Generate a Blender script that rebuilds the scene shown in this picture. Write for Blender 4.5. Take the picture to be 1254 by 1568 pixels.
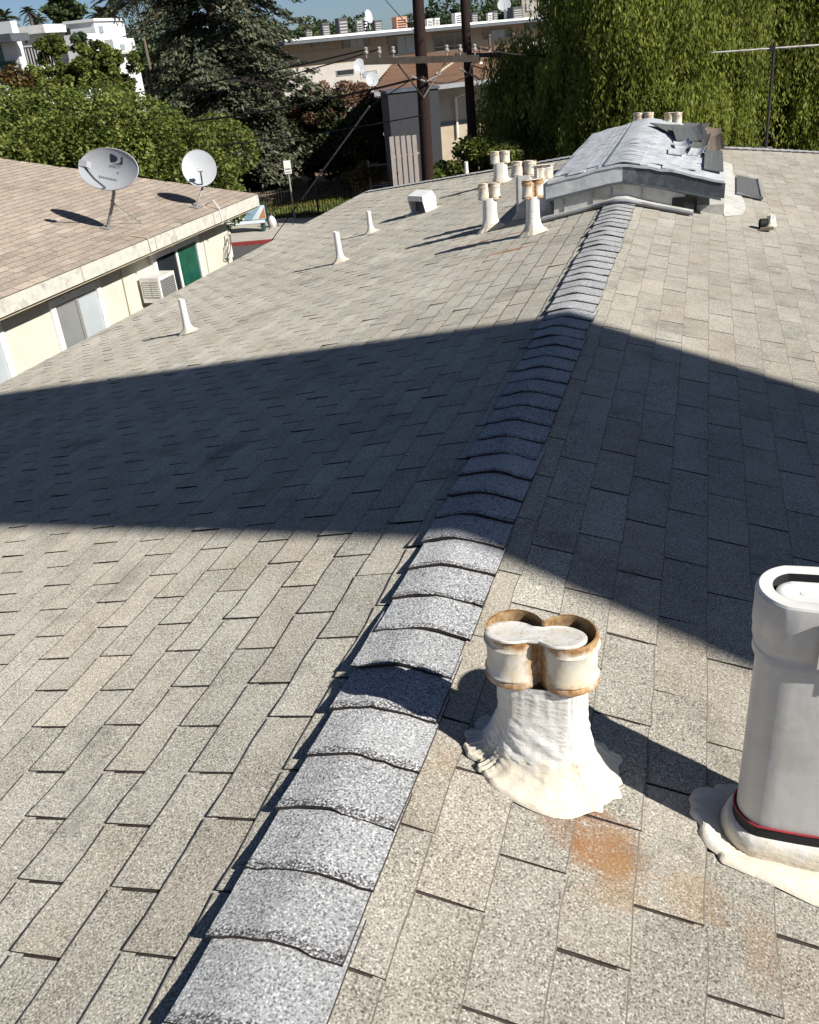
import bpy, bmesh, math, random
import numpy as np
from mathutils import Vector, Matrix, Quaternion, noise as mnoise
random.seed(7); RNG = np.random.default_rng(11)
for o in list(bpy.data.objects): bpy.data.objects.remove(o)
SC = bpy.context.scene; COL = SC.collection
rad = math.radians

# ------------------------------------------------------------ camera
CAM = np.array([.70, 0.0, 1.55])
ROT = np.array([[0.9551095874824488, 0.2839567037268051, -0.08446458611580229],
                [0.06348241731119632, -0.474657834472188, -0.8778780797277601],
                [-0.2893711433288286, 0.8331077544848446, -0.4713765064423408]])
FPX = 1350.03
cd = bpy.data.cameras.new('camera'); cam = bpy.data.objects.new('camera', cd); COL.objects.link(cam)
cd.sensor_fit = 'HORIZONTAL'; cd.sensor_width = 36; cd.lens = FPX / 1254 * 36
cd.clip_start = .05; cd.clip_end = 6000
m = Matrix.Identity(4)
for i in range(3):
    m[i][0] = ROT[0][i]; m[i][1] = -ROT[1][i]; m[i][2] = -ROT[2][i]; m[i][3] = CAM[i]
cam.matrix_world = m
SC.camera = cam

# ------------------------------------------------------------ world, sun, exposure
SUN_AZ, SUN_EL = rad(106), rad(35.5)
world = bpy.data.worlds.new('World'); SC.world = world; world.use_nodes = True
wn = world.node_tree; wn.nodes.clear()
sky = wn.nodes.new('ShaderNodeTexSky'); sky.sky_type = 'NISHITA'; sky.sun_disc = False
sky.sun_elevation = SUN_EL; sky.sun_rotation = SUN_AZ
sky.altitude = 50; sky.air_density = .62; sky.dust_density = .5; sky.ozone_density = 4.0
bg = wn.nodes.new('ShaderNodeBackground'); bg.inputs['Strength'].default_value = .05
wo = wn.nodes.new('ShaderNodeOutputWorld')
wn.links.new(sky.outputs[0], bg.inputs[0]); wn.links.new(bg.outputs[0], wo.inputs[0])
sd_ = bpy.data.lights.new('sun', 'SUN'); sd_.energy = 5.0; sd_.angle = rad(.53); sd_.color = (1, .96, .89)
sun = bpy.data.objects.new('sun', sd_); COL.objects.link(sun)
SUN = Vector((math.sin(SUN_AZ) * math.cos(SUN_EL), math.cos(SUN_AZ) * math.cos(SUN_EL), math.sin(SUN_EL)))
sun.rotation_euler = (-SUN).to_track_quat('-Z', 'Y').to_euler()
sun.location = SUN * 60
vs = SC.view_settings; vs.view_transform = 'Standard'; vs.look = 'None'; vs.exposure = .6; vs.gamma = 1; vs.use_curve_mapping = False

# ------------------------------------------------------------ where a pixel's line of sight meets the place
def ray(q): return ROT.T @ np.array([(q[0] - 627) / FPX, (q[1] - 784) / FPX, 1.0])
def at(q, D):
    d = ray(q); return CAM + d * D / np.hypot(d[0], d[1])
def atz(q, z):
    d = ray(q); return CAM + d * (z - CAM[2]) / d[2]
def atx(q, x):
    d = ray(q); return CAM + d * (x - CAM[0]) / d[0]
def aty(q, y):
    d = ray(q); return CAM + d * (y - CAM[1]) / d[1]
def onplane(q, P, n):
    d = ray(q); return CAM + d * (np.dot(np.array(P) - CAM, n) / np.dot(d, n))
def to_px(P):
    c = ROT @ (np.asarray(P) - CAM)
    return np.array([627 + FPX * c[0] / c[2], 784 + FPX * c[1] / c[2], c[2]])

# ------------------------------------------------------------ materials
def principled(name):
    m = bpy.data.materials.new(name); m.use_nodes = True
    nt = m.node_tree; b = nt.nodes['Principled BSDF']; return m, nt, b
def N(nt, t, **kw):
    n = nt.nodes.new(t)
    for k, v in kw.items():
        if k in n.inputs: n.inputs[k].default_value = v
        else: setattr(n, k, v)
    return n
def mixc(nt, fac, a, b, blend='MIX'):
    n = nt.nodes.new('ShaderNodeMix'); n.data_type = 'RGBA'; n.blend_type = blend; n.clamp_factor = True
    for sock, v in ((0, fac), (6, a), (7, b)):
        if hasattr(v, 'is_linked'): nt.links.new(v, n.inputs[sock])
        else: n.inputs[sock].default_value = v if sock == 0 else (v[0], v[1], v[2], 1)
    return n.outputs[2]
def ramp(nt, fac, stops):
    n = nt.nodes.new('ShaderNodeValToRGB'); e = n.color_ramp.elements
    while len(e) < len(stops): e.new(.5)
    for el, (p, c) in zip(e, stops):
        el.position = p; el.color = (c[0], c[1], c[2], 1) if hasattr(c, '__len__') else (c, c, c, 1)
    nt.links.new(fac, n.inputs[0]); return n.outputs[0]
def math_(nt, op, a, b=None, c=None):
    n = nt.nodes.new('ShaderNodeMath'); n.operation = op
    for i, v in enumerate((a, b, c)):
        if v is None: continue
        if hasattr(v, 'is_linked'): nt.links.new(v, n.inputs[i])
        else: n.inputs[i].default_value = v
    return n.outputs[0]
def noise(nt, vec, scale, detail=3, rough=.55, stretch=None):
    if stretch:
        mp = nt.nodes.new('ShaderNodeMapping'); mp.inputs['Scale'].default_value = stretch
        nt.links.new(vec, mp.inputs[0]); vec = mp.outputs[0]
    n = N(nt, 'ShaderNodeTexNoise', Scale=scale, Detail=detail, Roughness=rough)
    nt.links.new(vec, n.inputs['Vector']); return n.outputs[0]
def pos(nt): return nt.nodes.new('ShaderNodeNewGeometry').outputs['Position']
def objco(nt): return nt.nodes.new('ShaderNodeTexCoord').outputs['Object']
def island(nt):
    g = nt.nodes.new('ShaderNodeNewGeometry').outputs['Random Per Island']
    o = nt.nodes.new('ShaderNodeObjectInfo').outputs['Random']
    return math_(nt, 'FRACT', math_(nt, 'ADD', g, o))
def bump(nt, b, h, strength, dist):
    n = N(nt, 'ShaderNodeBump', Strength=strength, Distance=dist)
    nt.links.new(h, n.inputs['Height']); nt.links.new(n.outputs[0], b.inputs['Normal'])

def plain(name, col, rough=.7, var=.18, scale=6, metal=0, bscale=None, bdist=.002, stain=None, stain_scale=3, stretch=None, spec=.4):
    m, nt, b = principled(name); p = pos(nt)
    f = noise(nt, p, scale, 5, .6, stretch)
    c = mixc(nt, ramp(nt, f, [(.3, 0), (.7, 1)]), [x * (1 - var) for x in col], [min(1, x * (1 + var)) for x in col])
    if stain:
        s = ramp(nt, noise(nt, p, stain_scale, 6, .65), [(.53, 0), (.68, 1)])
        c = mixc(nt, s, c, stain)
    nt.links.new(c, b.inputs['Base Color']); b.inputs['Roughness'].default_value = rough
    b.inputs['Metallic'].default_value = metal; b.inputs['Specular IOR Level'].default_value = spec
    if bscale: bump(nt, b, noise(nt, p, bscale, 4), .6, bdist)
    return m

def shingle_mat(name, dark, mid, light, grain=165, tabvar=.12, warm=(.36, .26, .16), coolness=.35, stains=(), smudge=.45, butt=0.0):
    m, nt, b = principled(name); p = pos(nt)
    g1 = noise(nt, p, grain, 1.5, .6)
    c = ramp(nt, g1, [(.34, dark), (.47, mid), (.57, mid), (.68, light)])
    g2 = noise(nt, p, grain * .42, 2, .6)
    c = mixc(nt, ramp(nt, g2, [(.36, .35), (.5, 0)]), c, dark)
    # granule blend of each tab
    r = island(nt)
    c = mixc(nt, 1.0, c, ramp(nt, r, [(0, 1 - tabvar), (.25, 1 - tabvar * .3), (.7, 1.0), (1, 1 + tabvar)]), 'MULTIPLY')
    r2 = math_(nt, 'FRACT', math_(nt, 'MULTIPLY', r, 7.31))
    c = mixc(nt, math_(nt, 'MULTIPLY', ramp(nt, r2, [(.45, 0), (1, 1)]), .32), c, mixc(nt, .55, c, warm))
    # weathered drifts
    w = ramp(nt, noise(nt, p, 5.0, 4, .6), [(.38, 0), (.66, 1)])
    c = mixc(nt, math_(nt, 'MULTIPLY', w, coolness), c, mixc(nt, .5, c, light))
    sm = ramp(nt, noise(nt, p, 2.1, 6, .7), [(.56, 0), (.70, 1)])
    c = mixc(nt, math_(nt, 'MULTIPLY', sm, smudge), c, [x * .8 for x in dark])
    big = ramp(nt, noise(nt, p, .55, 3), [(.3, .9), (.7, 1.08)])
    c = mixc(nt, 1.0, c, big, 'MULTIPLY')
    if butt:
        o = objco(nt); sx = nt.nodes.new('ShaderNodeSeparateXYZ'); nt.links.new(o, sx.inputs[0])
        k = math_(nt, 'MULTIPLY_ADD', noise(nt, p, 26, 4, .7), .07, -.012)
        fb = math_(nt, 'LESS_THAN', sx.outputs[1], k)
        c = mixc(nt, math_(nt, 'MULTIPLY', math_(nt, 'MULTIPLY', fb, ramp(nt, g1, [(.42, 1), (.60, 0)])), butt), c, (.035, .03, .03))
    for (cx, cy, cz, rx, ry, rz, colr, amt) in stains:
        mp = nt.nodes.new('ShaderNodeMapping'); mp.vector_type = 'TEXTURE'
        mp.inputs['Location'].default_value = (cx, cy, cz); mp.inputs['Scale'].default_value = (rx, ry, .3)
        mp.inputs['Rotation'].default_value = (0, 0, rz)
        nt.links.new(p, mp.inputs[0])
        ln = nt.nodes.new('ShaderNodeVectorMath'); ln.operation = 'LENGTH'; nt.links.new(mp.outputs[0], ln.inputs[0])
        d = math_(nt, 'ADD', ln.outputs['Value'], math_(nt, 'MULTIPLY_ADD', noise(nt, p, 18, 6, .75, (.45, 1, 1)), 1.9, -.95))
        f = ramp(nt, d, [(.45, 1), (1.0, 0)])
        f = math_(nt, 'MULTIPLY', f, math_(nt, 'MULTIPLY', math_(nt, 'MULTIPLY', ramp(nt, g1, [(.35, 1), (.75, .5)]), ramp(nt, math_(nt, 'FRACT', math_(nt, 'MULTIPLY', r, 3.77)), [(.2, .45), (.3, 1)])), amt))
        c = mixc(nt, f, c, colr)
    nt.links.new(c, b.inputs['Base Color']); b.inputs['Roughness'].default_value = .95
    b.inputs['Diffuse Roughness'].default_value = .6
    b.inputs['Specular IOR Level'].default_value = .15
    bump(nt, b, g1, .55, .004)
    return m

RUST = (.25, .10, .03); OCHRE = (.33, .19, .075)
STAINS = [(.475, 1.49, -.11, .065, .10, .5, RUST, .9), (.59, 1.45, -.13, .11, .11, -.3, (.31, .15, .055), .9), (.50, 1.54, -.11, .12, .035, 0, (.26, .09, .03), .7),
          (.63, 1.37, -.14, .07, .08, 0, OCHRE, .5), (.79, 1.40, -.17, .08, .09, .2, OCHRE, .4), (.93, 1.32, -.2, .06, .12, .1, OCHRE, .3),
          (.19, 1.56, -.04, .05, .07, 0, OCHRE, .5),
          (-.90, 7.93, -.2, .38, .055, -.12, RUST, 1.0), (-1.15, 8.80, -.24, .32, .05, -.05, RUST, 1.0), (-.85, 8.35, -.19, .16, .05, .2, OCHRE, .6)]
M = {}
M['shingle'] = shingle_mat('shingle_granules', (.094, .089, .078), (.365, .342, .289), (.66, .637, .568), grain=195, tabvar=.13, stains=STAINS)
M['worn_edge'] = plain('worn_shingle_edge', (.17, .15, .125), .95, .35, 90)
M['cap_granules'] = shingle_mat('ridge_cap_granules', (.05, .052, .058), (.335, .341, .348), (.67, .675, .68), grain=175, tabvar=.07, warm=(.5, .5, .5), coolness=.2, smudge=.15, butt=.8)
M['asphalt_edge'] = plain('asphalt_edge', (.045, .034, .028), .95, .35, 60)
M['brown_shingle'] = shingle_mat('brown_shingle', (.14, .115, .095), (.325, .272, .222), (.45, .39, .33), grain=60, tabvar=.2, warm=(.36, .265, .18), coolness=.2, smudge=.15)
M['red_roof'] = shingle_mat('red_brown_roof', (.10, .055, .035), (.155, .092, .063), (.23, .15, .105), grain=30, tabvar=.15, warm=(.3, .14, .07), coolness=.1)
M['silver'] = plain('silver_roof_coating', (.49, .51, .535), .55, .16, 7, bscale=60, bdist=.004, stain=(.29, .30, .32), stain_scale=5)
M['white_coat'] = plain('white_roof_coating', (.50, .49, .46), .8, .15, 9, bscale=70, bdist=.004, stain=(.42, .38, .32), stain_scale=8)
M['grey_felt'] = plain('grey_roll_roofing', (.10, .105, .105), .9, .3, 40, bscale=150, bdist=.004)
M['torn_tan'] = plain('bare_brown_shingle', (.15, .115, .09), .95, .3, 30, bscale=120, bdist=.004)
M['cover_metal'] = plain('pale_weathered_metal', (.50, .51, .52), .6, .2, 5, bscale=14, bdist=.006, stain=(.26, .27, .29), stain_scale=2.4)
M['fascia_metal'] = plain('grey_weathered_metal', (.27, .28, .29), .5, .2, 5, metal=.15, bscale=18, bdist=.004, stain=(.13, .14, .155), stain_scale=3.5)
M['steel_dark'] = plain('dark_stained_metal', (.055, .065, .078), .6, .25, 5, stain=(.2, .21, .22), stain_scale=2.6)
M['dark_metal'] = plain('dark_grey_metal', (.10, .115, .13), .5, .25, 8, metal=.2)
M['stucco'] = plain('cream_stucco', (.555, .53, .445), .95, .06, 3, bscale=130, bdist=.006, stain=(.50, .47, .385), stain_scale=1.2)
M['tan_stucco'] = plain('tan_stucco', (.33, .275, .205), .95, .08, 2, bscale=40, bdist=.01)
M['pale_tan'] = plain('pale_tan_stucco', (.40, .335, .25), .95, .08, 2)
M['white_stucco'] = plain('white_stucco', (.66, .665, .66), .9, .03, 2)
M['ivory_stucco'] = plain('ivory_stucco', (.72, .66, .53), .9, .05, 2)
M['grey_stucco'] = plain('grey_stucco', (.40, .38, .345), .9, .07, 2)
M['shaded_wall'] = plain('shaded_wall', (.038, .040, .046), .85, .15, 3, stretch=(6, 6, .6))  # wall in shadow, its shade put into the dark colour
M['white_trim'] = plain('white_trim', (.80, .79, .75), .6, .05, 6, stain=(.6, .57, .5))
M['fascia_paint'] = plain('peeling_fascia_paint', (.50, .485, .43), .8, .12, 7, stain=(.33, .31, .27), stain_scale=4, bscale=50, bdist=.003)
M['soffit'] = plain('soffit_paint', (.42, .36, .26), .9, .1, 3)
M['white_metal'] = plain('white_painted_metal', (.70, .69, .66), .45, .06, 8, stain=(.64, .60, .52))
M['grey_paint'] = plain('grey_painted_metal', (.55, .54, .52), .5, .06, 7, metal=0, stain=(.46, .44, .41), stain_scale=5, stretch=(3, 3, .4), bscale=6, bdist=.006)
M['dish_grey'] = plain('dish_grey', (.40, .415, .435), .5, .05, 14, bscale=60, bdist=.0015, stain=(.42, .43, .44))
M['bracket'] = plain('galvanised_steel', (.33, .32, .30), .5, .15, 20, metal=.4)
M['black'] = plain('matte_black', (.012, .012, .013), .7, .2, 20)
M['dark'] = plain('dark_interior', (.02, .02, .022), .8, .2, 4)
M['ink'] = plain('dark_blue_print', (.022, .022, .05), .6, .1, 5)
M['ink_grey'] = plain('faded_grey_print', (.17, .18, .20), .7, .1, 30)
M['band_red'] = plain('red_sealant', (.33, .03, .035), .5, .2, 30)
M['pole_wood'] = plain('creosoted_wood', (.018, .0065, .005), .9, .45, 9, stretch=(9, 9, .5), bscale=30, bdist=.01)
M['arm_wood'] = plain('weathered_arm_wood', (.055, .045, .038), .9, .3, 9)
M['wire'] = plain('wire_rubber', (.02, .02, .02), .7, .1, 5)
M['guy'] = plain('guy_guard', (.33, .31, .28), .7, .1, 5)
M['ceramic'] = plain('insulator_ceramic', (.33, .30, .28), .3, .15, 30)
M['rustred'] = plain('red_kerb_paint', (.23, .035, .03), .8, .2, 4)
M['concrete'] = plain('pavement_concrete', (.40, .37, .32), .95, .12, 2, bscale=30, bdist=.004)
M['asphalt'] = plain('road_asphalt', (.075, .073, .07), .95, .2, 4, bscale=60, bdist=.006)
M['earth'] = plain('bare_earth', (.17, .125, .085), 1, .3, .35)
M['grass'] = plain('lawn_grass', (.085, .105, .028), .95, .4, 9)
M['drygrass'] = plain('dry_grass', (.23, .12, .05), .95, .3, 6)
M['iron'] = plain('black_iron', (.02, .02, .02), .6, .2, 9)
M['green_paint'] = plain('dark_green_paint', (.015, .06, .045), .6, .2, 9)
M['ad_white'] = plain('advert_white', (.68, .74, .78), .5, .08, 4)
M['ad_blue'] = plain('advert_blue', (.25, .38, .48), .5, .1, 4)
M['ad_orange'] = plain('advert_orange', (.50, .23, .10), .5, .1, 4)
M['plank'] = plain('bleached_plank', (.235, .205, .185), .9, .3, 8, stretch=(6, 6, .5))
M['unit'] = plain('dark_roof_unit', (.05, .055, .06), .6, .2, 3)
M['terracotta'] = plain('terracotta_unit', (.48, .25, .16), .8, .1, 3)
M['glass_dark'] = plain('dark_glass', (.018, .024, .028), .06, .2, .6, spec=.6)
M['glass_blue'] = plain('curtained_glass', (.27, .32, .36), .12, .12, 1.2, spec=.5)
M['glass_grey'] = plain('grey_screened_glass', (.20, .205, .205), .35, .1, 2, spec=.4)
M['glass_white'] = plain('white_blind_glass', (.38, .42, .44), .15, .08, 2, spec=.5)
M['glass_green'] = plain('green_tinted_glass', (.012, .075, .05), .07, .35, 2.5, spec=.6)
M['bag'] = plain('pale_plastic_bag', (.60, .55, .58), .5, .15, 6)
M['hill'] = plain('far_hill', (.16, .20, .24), 1, .1, .002)

def mastic_mat():
    m, nt, b = principled('white_mastic'); p = objco(nt)
    s = ramp(nt, noise(nt, p, 9, 5, .7), [(.45, 0), (.75, 1)])
    c = mixc(nt, math_(nt, 'MULTIPLY', s, .55), (.70, .685, .65), (.64, .56, .42))
    c = mixc(nt, math_(nt, 'MULTIPLY', ramp(nt, noise(nt, p, 40, 5, .7), [(.60, 0), (.68, 1)]), .6), c, (.40, .35, .28))
    sx = nt.nodes.new('ShaderNodeSeparateXYZ'); nt.links.new(p, sx.inputs[0])
    lowz = ramp(nt, math_(nt, 'MULTIPLY_ADD', noise(nt, p, 16, 4, .65), -.12, sx.outputs[2]), [(.0, 1), (.035, 0)])
    c = mixc(nt, math_(nt, 'MULTIPLY', lowz, .6), c, (.60, .51, .35))
    nt.links.new(c, b.inputs['Base Color']); b.inputs['Roughness'].default_value = .6
    w = noise(nt, p, 15, 3, .55, (1.0, 1.0, 2.8)); w2 = noise(nt, p, 70, 3)
    bump(nt, b, math_(nt, 'ADD', w, math_(nt, 'MULTIPLY', w2, .25)), .6, .010)
    return m
M['mastic'] = mastic_mat()
def rust_cap_mat(name, amount):
    m, nt, b = principled(name); p = objco(nt)
    sx = nt.nodes.new('ShaderNodeSeparateXYZ'); nt.links.new(p, sx.inputs[0])
    z = sx.outputs[2]
    edge = math_(nt, 'MAXIMUM', ramp(nt, z, [(.012, 1), (.038, 0)]), ramp(nt, z, [(.095, 0), (.128, 1)]))
    ax = math_(nt, 'ABSOLUTE', sx.outputs[0])
    notch = ramp(nt, ax, [(.012, 1), (.04, 0)])
    e = math_(nt, 'MAXIMUM', edge, notch)
    n_ = noise(nt, p, 30, 6, .7, (1, 1, .7))
    f = ramp(nt, math_(nt, 'MULTIPLY_ADD', e, .30 * amount, math_(nt, 'MULTIPLY_ADD', n_, .9, -.05)), [(.48, 0), (.74, 1)])
    rc = mixc(nt, ramp(nt, noise(nt, p, 60, 4), [(.35, 0), (.65, 1)]), (.44, .27, .115), (.25, .12, .045))
    base = mixc(nt, ramp(nt, noise(nt, p, 14, 4, .6), [(.35, 0), (.7, 1)]), (.68, .655, .60), (.62, .53, .36)); c = mixc(nt, f, base, rc)
    nt.links.new(c, b.inputs['Base Color']); b.inputs['Roughness'].default_value = .55
    bump(nt, b, n_, .3, .004)
    return m
M['rust_cap'] = rust_cap_mat('rust_streaked_white_paint', 1.12)
M['light_rust_cap'] = rust_cap_mat('lightly_rusted_white_paint', .55)
def rust_inside():
    m, nt, b = principled('rusted_inside'); p = objco(nt)
    c = ramp(nt, noise(nt, p, 45, 5, .7), [(.3, (.10, .055, .025)), (.5, (.30, .19, .085)), (.7, (.45, .33, .2))])
    nt.links.new(c, b.inputs['Base Color']); b.inputs['Roughness'].default_value = .9; return m
def lid_mat():
    m, nt, b = principled('weathered_white_lid'); p = objco(nt)
    c = mixc(nt, ramp(nt, noise(nt, p, 22, 5, .7), [(.4, 0), (.75, 1)]), (.72, .705, .66), (.58, .51, .40))
    c = mixc(nt, ramp(nt, noise(nt, p, 85, 4, .7), [(.60, 0), (.68, .8)]), c, (.30, .25, .19))
    nt.links.new(c, b.inputs['Base Color']); b.inputs['Roughness'].default_value = .6
    bump(nt, b, noise(nt, p, 18, 4), .5, .006); return m
M['old_lid'] = lid_mat()
M['rust_inside'] = rust_inside()

def leaf_mat(name, cols, transl=.3, rough=.55):
    m, nt, b = principled(name)
    c = ramp(nt, island(nt), [(i / (len(cols) - 1), cc) for i, cc in enumerate(cols)])
    g = ramp(nt, noise(nt, pos(nt), .9, 4), [(.32, .6), (.5, 1.0), (.68, 1.3)])
    c = mixc(nt, 1, c, g, 'MULTIPLY')
    nt.links.new(c, b.inputs['Base Color']); b.inputs['Roughness'].default_value = rough
    b.inputs['Specular IOR Level'].default_value = .25
    t = nt.nodes.new('ShaderNodeBsdfTranslucent'); nt.links.new(c, t.inputs[0])
    mx = nt.nodes.new('ShaderNodeMixShader'); mx.inputs[0].default_value = transl
    out = nt.nodes['Material Output']
    nt.links.new(b.outputs[0], mx.inputs[1]); nt.links.new(t.outputs[0], mx.inputs[2]); nt.links.new(mx.outputs[0], out.inputs[0])
    return m
M['leaf_pepper'] = leaf_mat('pepper_leaf', [(.13, .175, .035), (.19, .245, .045), (.25, .29, .06), (.37, .37, .09)], .6)
M['leaf_ficus'] = leaf_mat('broad_leaf', [(.055, .09, .018), (.115, .155, .03), (.18, .21, .045), (.25, .24, .07)], .4)
M['leaf_cedar'] = leaf_mat('cedar_needle', [(.04, .054, .032), (.075, .09, .055), (.12, .13, .08), (.17, .16, .10)], .15)
M['leaf_far'] = leaf_mat('far_leaf', [(.035, .055, .025), (.06, .09, .036), (.10, .125, .05)], .25)
M['leaf_dry'] = leaf_mat('dry_brown_leaf', [(.10, .055, .035), (.18, .10, .062), (.25, .145, .09), (.11, .09, .04)], .2)
M['leaf_dark'] = leaf_mat('dark_leaf', [(.014, .024, .008), (.03, .042, .013), (.06, .06, .02)], .2)
M['leaf_rust'] = leaf_mat('rusty_leaf', [(.03, .04, .012), (.09, .06, .02), (.17, .10, .03)], .2)
M['bark'] = plain('bark', (.085, .062, .045), .95, .35, 14, stretch=(4, 4, .8), bscale=18, bdist=.03)
M['palm_trunk'] = plain('palm_trunk', (.14, .11, .08), .95, .3, 10, stretch=(1, 1, 5))
M['leaf_palm'] = leaf_mat('palm_frond', [(.03, .042, .018), (.055, .065, .028), (.09, .085, .04)], .2)

# ------------------------------------------------------------ mesh helpers
class MB:
    def __init__(self): self.v = []; self.f = []; self.mi = []
    def add(self, vs, fs, mi=0):
        o = len(self.v); self.v += [tuple(map(float, p)) for p in vs]
        self.f += [tuple(i + o for i in f) for f in fs]; self.mi += [mi] * len(fs); return self
    def box(self, x0, x1, y0, y1, z0, z1, mi=0):
        return self.add([(x0, y0, z0), (x1, y0, z0), (x1, y1, z0), (x0, y1, z0), (x0, y0, z1), (x1, y0, z1), (x1, y1, z1), (x0, y1, z1)],
                        [(0, 3, 2, 1), (4, 5, 6, 7), (0, 1, 5, 4), (1, 2, 6, 5), (2, 3, 7, 6), (3, 0, 4, 7)], mi)
    def obox(self, c, ex, ey, ez, mi=0):
        c, ex, ey, ez = map(np.array, (c, ex, ey, ez)); vs = []
        for k in (-1, 1):
            for (a, b) in ((-1, -1), (1, -1), (1, 1), (-1, 1)): vs.append(c + a * ex + b * ey + k * ez)
        return self.add(vs, [(0, 3, 2, 1), (4, 5, 6, 7), (0, 1, 5, 4), (1, 2, 6, 5), (2, 3, 7, 6), (3, 0, 4, 7)], mi)
    def tube(self, pts, r, n=8, cap=True, mi=0):
        pts = [Vector(p) for p in pts]; rs = r if hasattr(r, '__len__') else [r] * len(pts)
        vs = []; fs = []; prev = None
        for i, p in enumerate(pts):
            d = (pts[min(i + 1, len(pts) - 1)] - pts[max(i - 1, 0)]).normalized()
            a = Vector((0, 0, 1)) if abs(d.z) < .9 else Vector((1, 0, 0))
            u = d.cross(a).normalized() if prev is None else (prev - d * prev.dot(d)).normalized()
            prev = u; w = d.cross(u)
            for k in range(n):
                t = 2 * math.pi * k / n; vs.append(p + (u * math.cos(t) + w * math.sin(t)) * rs[i])
        for i in range(len(pts) - 1):
            for k in range(n):
                fs.append((i * n + k, i * n + (k + 1) % n, (i + 1) * n + (k + 1) % n, (i + 1) * n + k))
        if cap: fs += [tuple(range(n))[::-1], tuple(range((len(pts) - 1) * n, len(pts) * n))]
        return self.add(vs, fs, mi)
    def loft(self, rings, top=False, bottom=False, mi=0):
        n = len(rings[0]); vs = [p for r in rings for p in r]; fs = []
        for i in range(len(rings) - 1):
            for k in range(n):
                fs.append((i * n + k, i * n + (k + 1) % n, (i + 1) * n + (k + 1) % n, (i + 1) * n + k))
        if bottom: fs.append(tuple(range(n))[::-1])
        if top: fs.append(tuple(range((len(rings) - 1) * n, len(rings) * n)))
        return self.add(vs, fs, mi)
    def prism(self, poly, vec, mi=0):
        n = len(poly); v2 = [np.array(p) + np.array(vec) for p in poly]
        return self.add(list(poly) + v2, [tuple(range(n))[::-1], tuple(range(n, 2 * n))] + [(i, (i + 1) % n, n + (i + 1) % n, n + i) for i in range(n)], mi)
    def mesh(self, name, mats, smooth=False, sharp=None):
        me = bpy.data.meshes.new(name); me.from_pydata(self.v, [], self.f)
        for mt in (mats if isinstance(mats, (list, tuple)) else [mats]): me.materials.append(mt)
        if any(self.mi): me.polygons.foreach_set('material_index', self.mi)
        if smooth:
            me.polygons.foreach_set('use_smooth', [True] * len(me.polygons))
            me.update(); me.set_sharp_from_angle(angle=rad(sharp or 40))
        me.update(); return me
    def obj(self, name, mats, parent=None, loc=None, smooth=False, sharp=None, fix=True):
        me = self.mesh(name, mats, smooth, sharp)
        if fix:
            bm = bmesh.new(); bm.from_mesh(me); bmesh.ops.recalc_face_normals(bm, faces=bm.faces); bm.to_mesh(me); bm.free()
            if smooth: me.set_sharp_from_angle(angle=rad(sharp or 40))
        return link(name, me, parent, loc)
def link(name, me, parent=None, loc=None):
    o = bpy.data.objects.new(name, me); COL.objects.link(o)
    if parent: o.parent = parent
    if loc is not None: o.location = loc
    return o
def tag(o, label=None, cat=None, group=None, kind=None):
    for k, v in (('label', label), ('category', cat), ('group', group), ('kind', kind)):
        if v: o[k] = v
    return o
def thing(name, label, cat, loc=(0, 0, 0), rz=0, group=None):
    o = bpy.data.objects.new(name, None); COL.objects.link(o); o.empty_display_size = .1
    o.location = tuple(float(x) for x in loc); o.rotation_euler = (0, 0, rz); return tag(o, label, cat, group)
def quads_mesh(name, V, mat):
    """V: (n,4,3) array of separate quads"""
    n = len(V); me = bpy.data.meshes.new(name)
    me.vertices.add(n * 4); me.vertices.foreach_set('co', np.ascontiguousarray(V, dtype=np.float32).ravel())
    me.loops.add(n * 4); me.loops.foreach_set('vertex_index', np.arange(n * 4, dtype=np.int32))
    me.polygons.add(n); me.polygons.foreach_set('loop_start', np.arange(0, n * 4, 4, dtype=np.int32))
    me.materials.append(mat); me.update(calc_edges=True); return me

# ------------------------------------------------------------ roofs
T = .22036; A = math.atan(T); CS, SN = math.cos(A), math.sin(A)
HIP_Y = 13.4; EAVE_X = 6.6; NEAR_Y = -7.0
def roof_z(x, y): return -T * max(abs(x), y - HIP_Y)

def tab_mesh(name, mats, w, L, lift, rng, th=.004):
    nx = 5; xs = np.linspace(-w / 2, w / 2, nx)
    lo = [(x, rng.normal(0, .0019), lift + rng.uniform(0, .0018)) for x in xs]
    c = rng.uniform(0, .003) if rng.uniform() < .75 else rng.uniform(.004, .009)
    lo[0] = (lo[0][0] + rng.normal(0, .001), lo[0][1], lo[0][2] + c * rng.uniform(0, 1)); lo[-1] = (lo[-1][0] + rng.normal(0, .001), lo[-1][1], lo[-1][2] + c)
    hi = [(x, L, .0006) for x in xs]
    ed = [(p[0], p[1] + .0032, p[2] - .0001) for p in lo]
    b = MB(); b.add(ed + hi, [(i, i + 1, nx + i + 1, nx + i) for i in range(nx - 1)], 0)
    b.add(lo + ed, [(i, i + 1, nx + i + 1, nx + i) for i in range(nx - 1)], 2 if len(mats) > 2 else 1)
    dn = [(p[0], p[1], p[2] - th - .001) for p in lo]
    b.add(lo + dn, [(i, nx + i, nx + i + 1, i + 1) for i in range(nx - 1)], 1)
    for e, s in ((0, 1), (-1, -1)):
        q = [lo[e], hi[e], (hi[e][0], hi[e][1], -.004), dn[e]]
        b.add(q, [(0, 1, 2, 3)] if s > 0 else [(3, 2, 1, 0)], 1)
    return b.mesh(name, mats)

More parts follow.
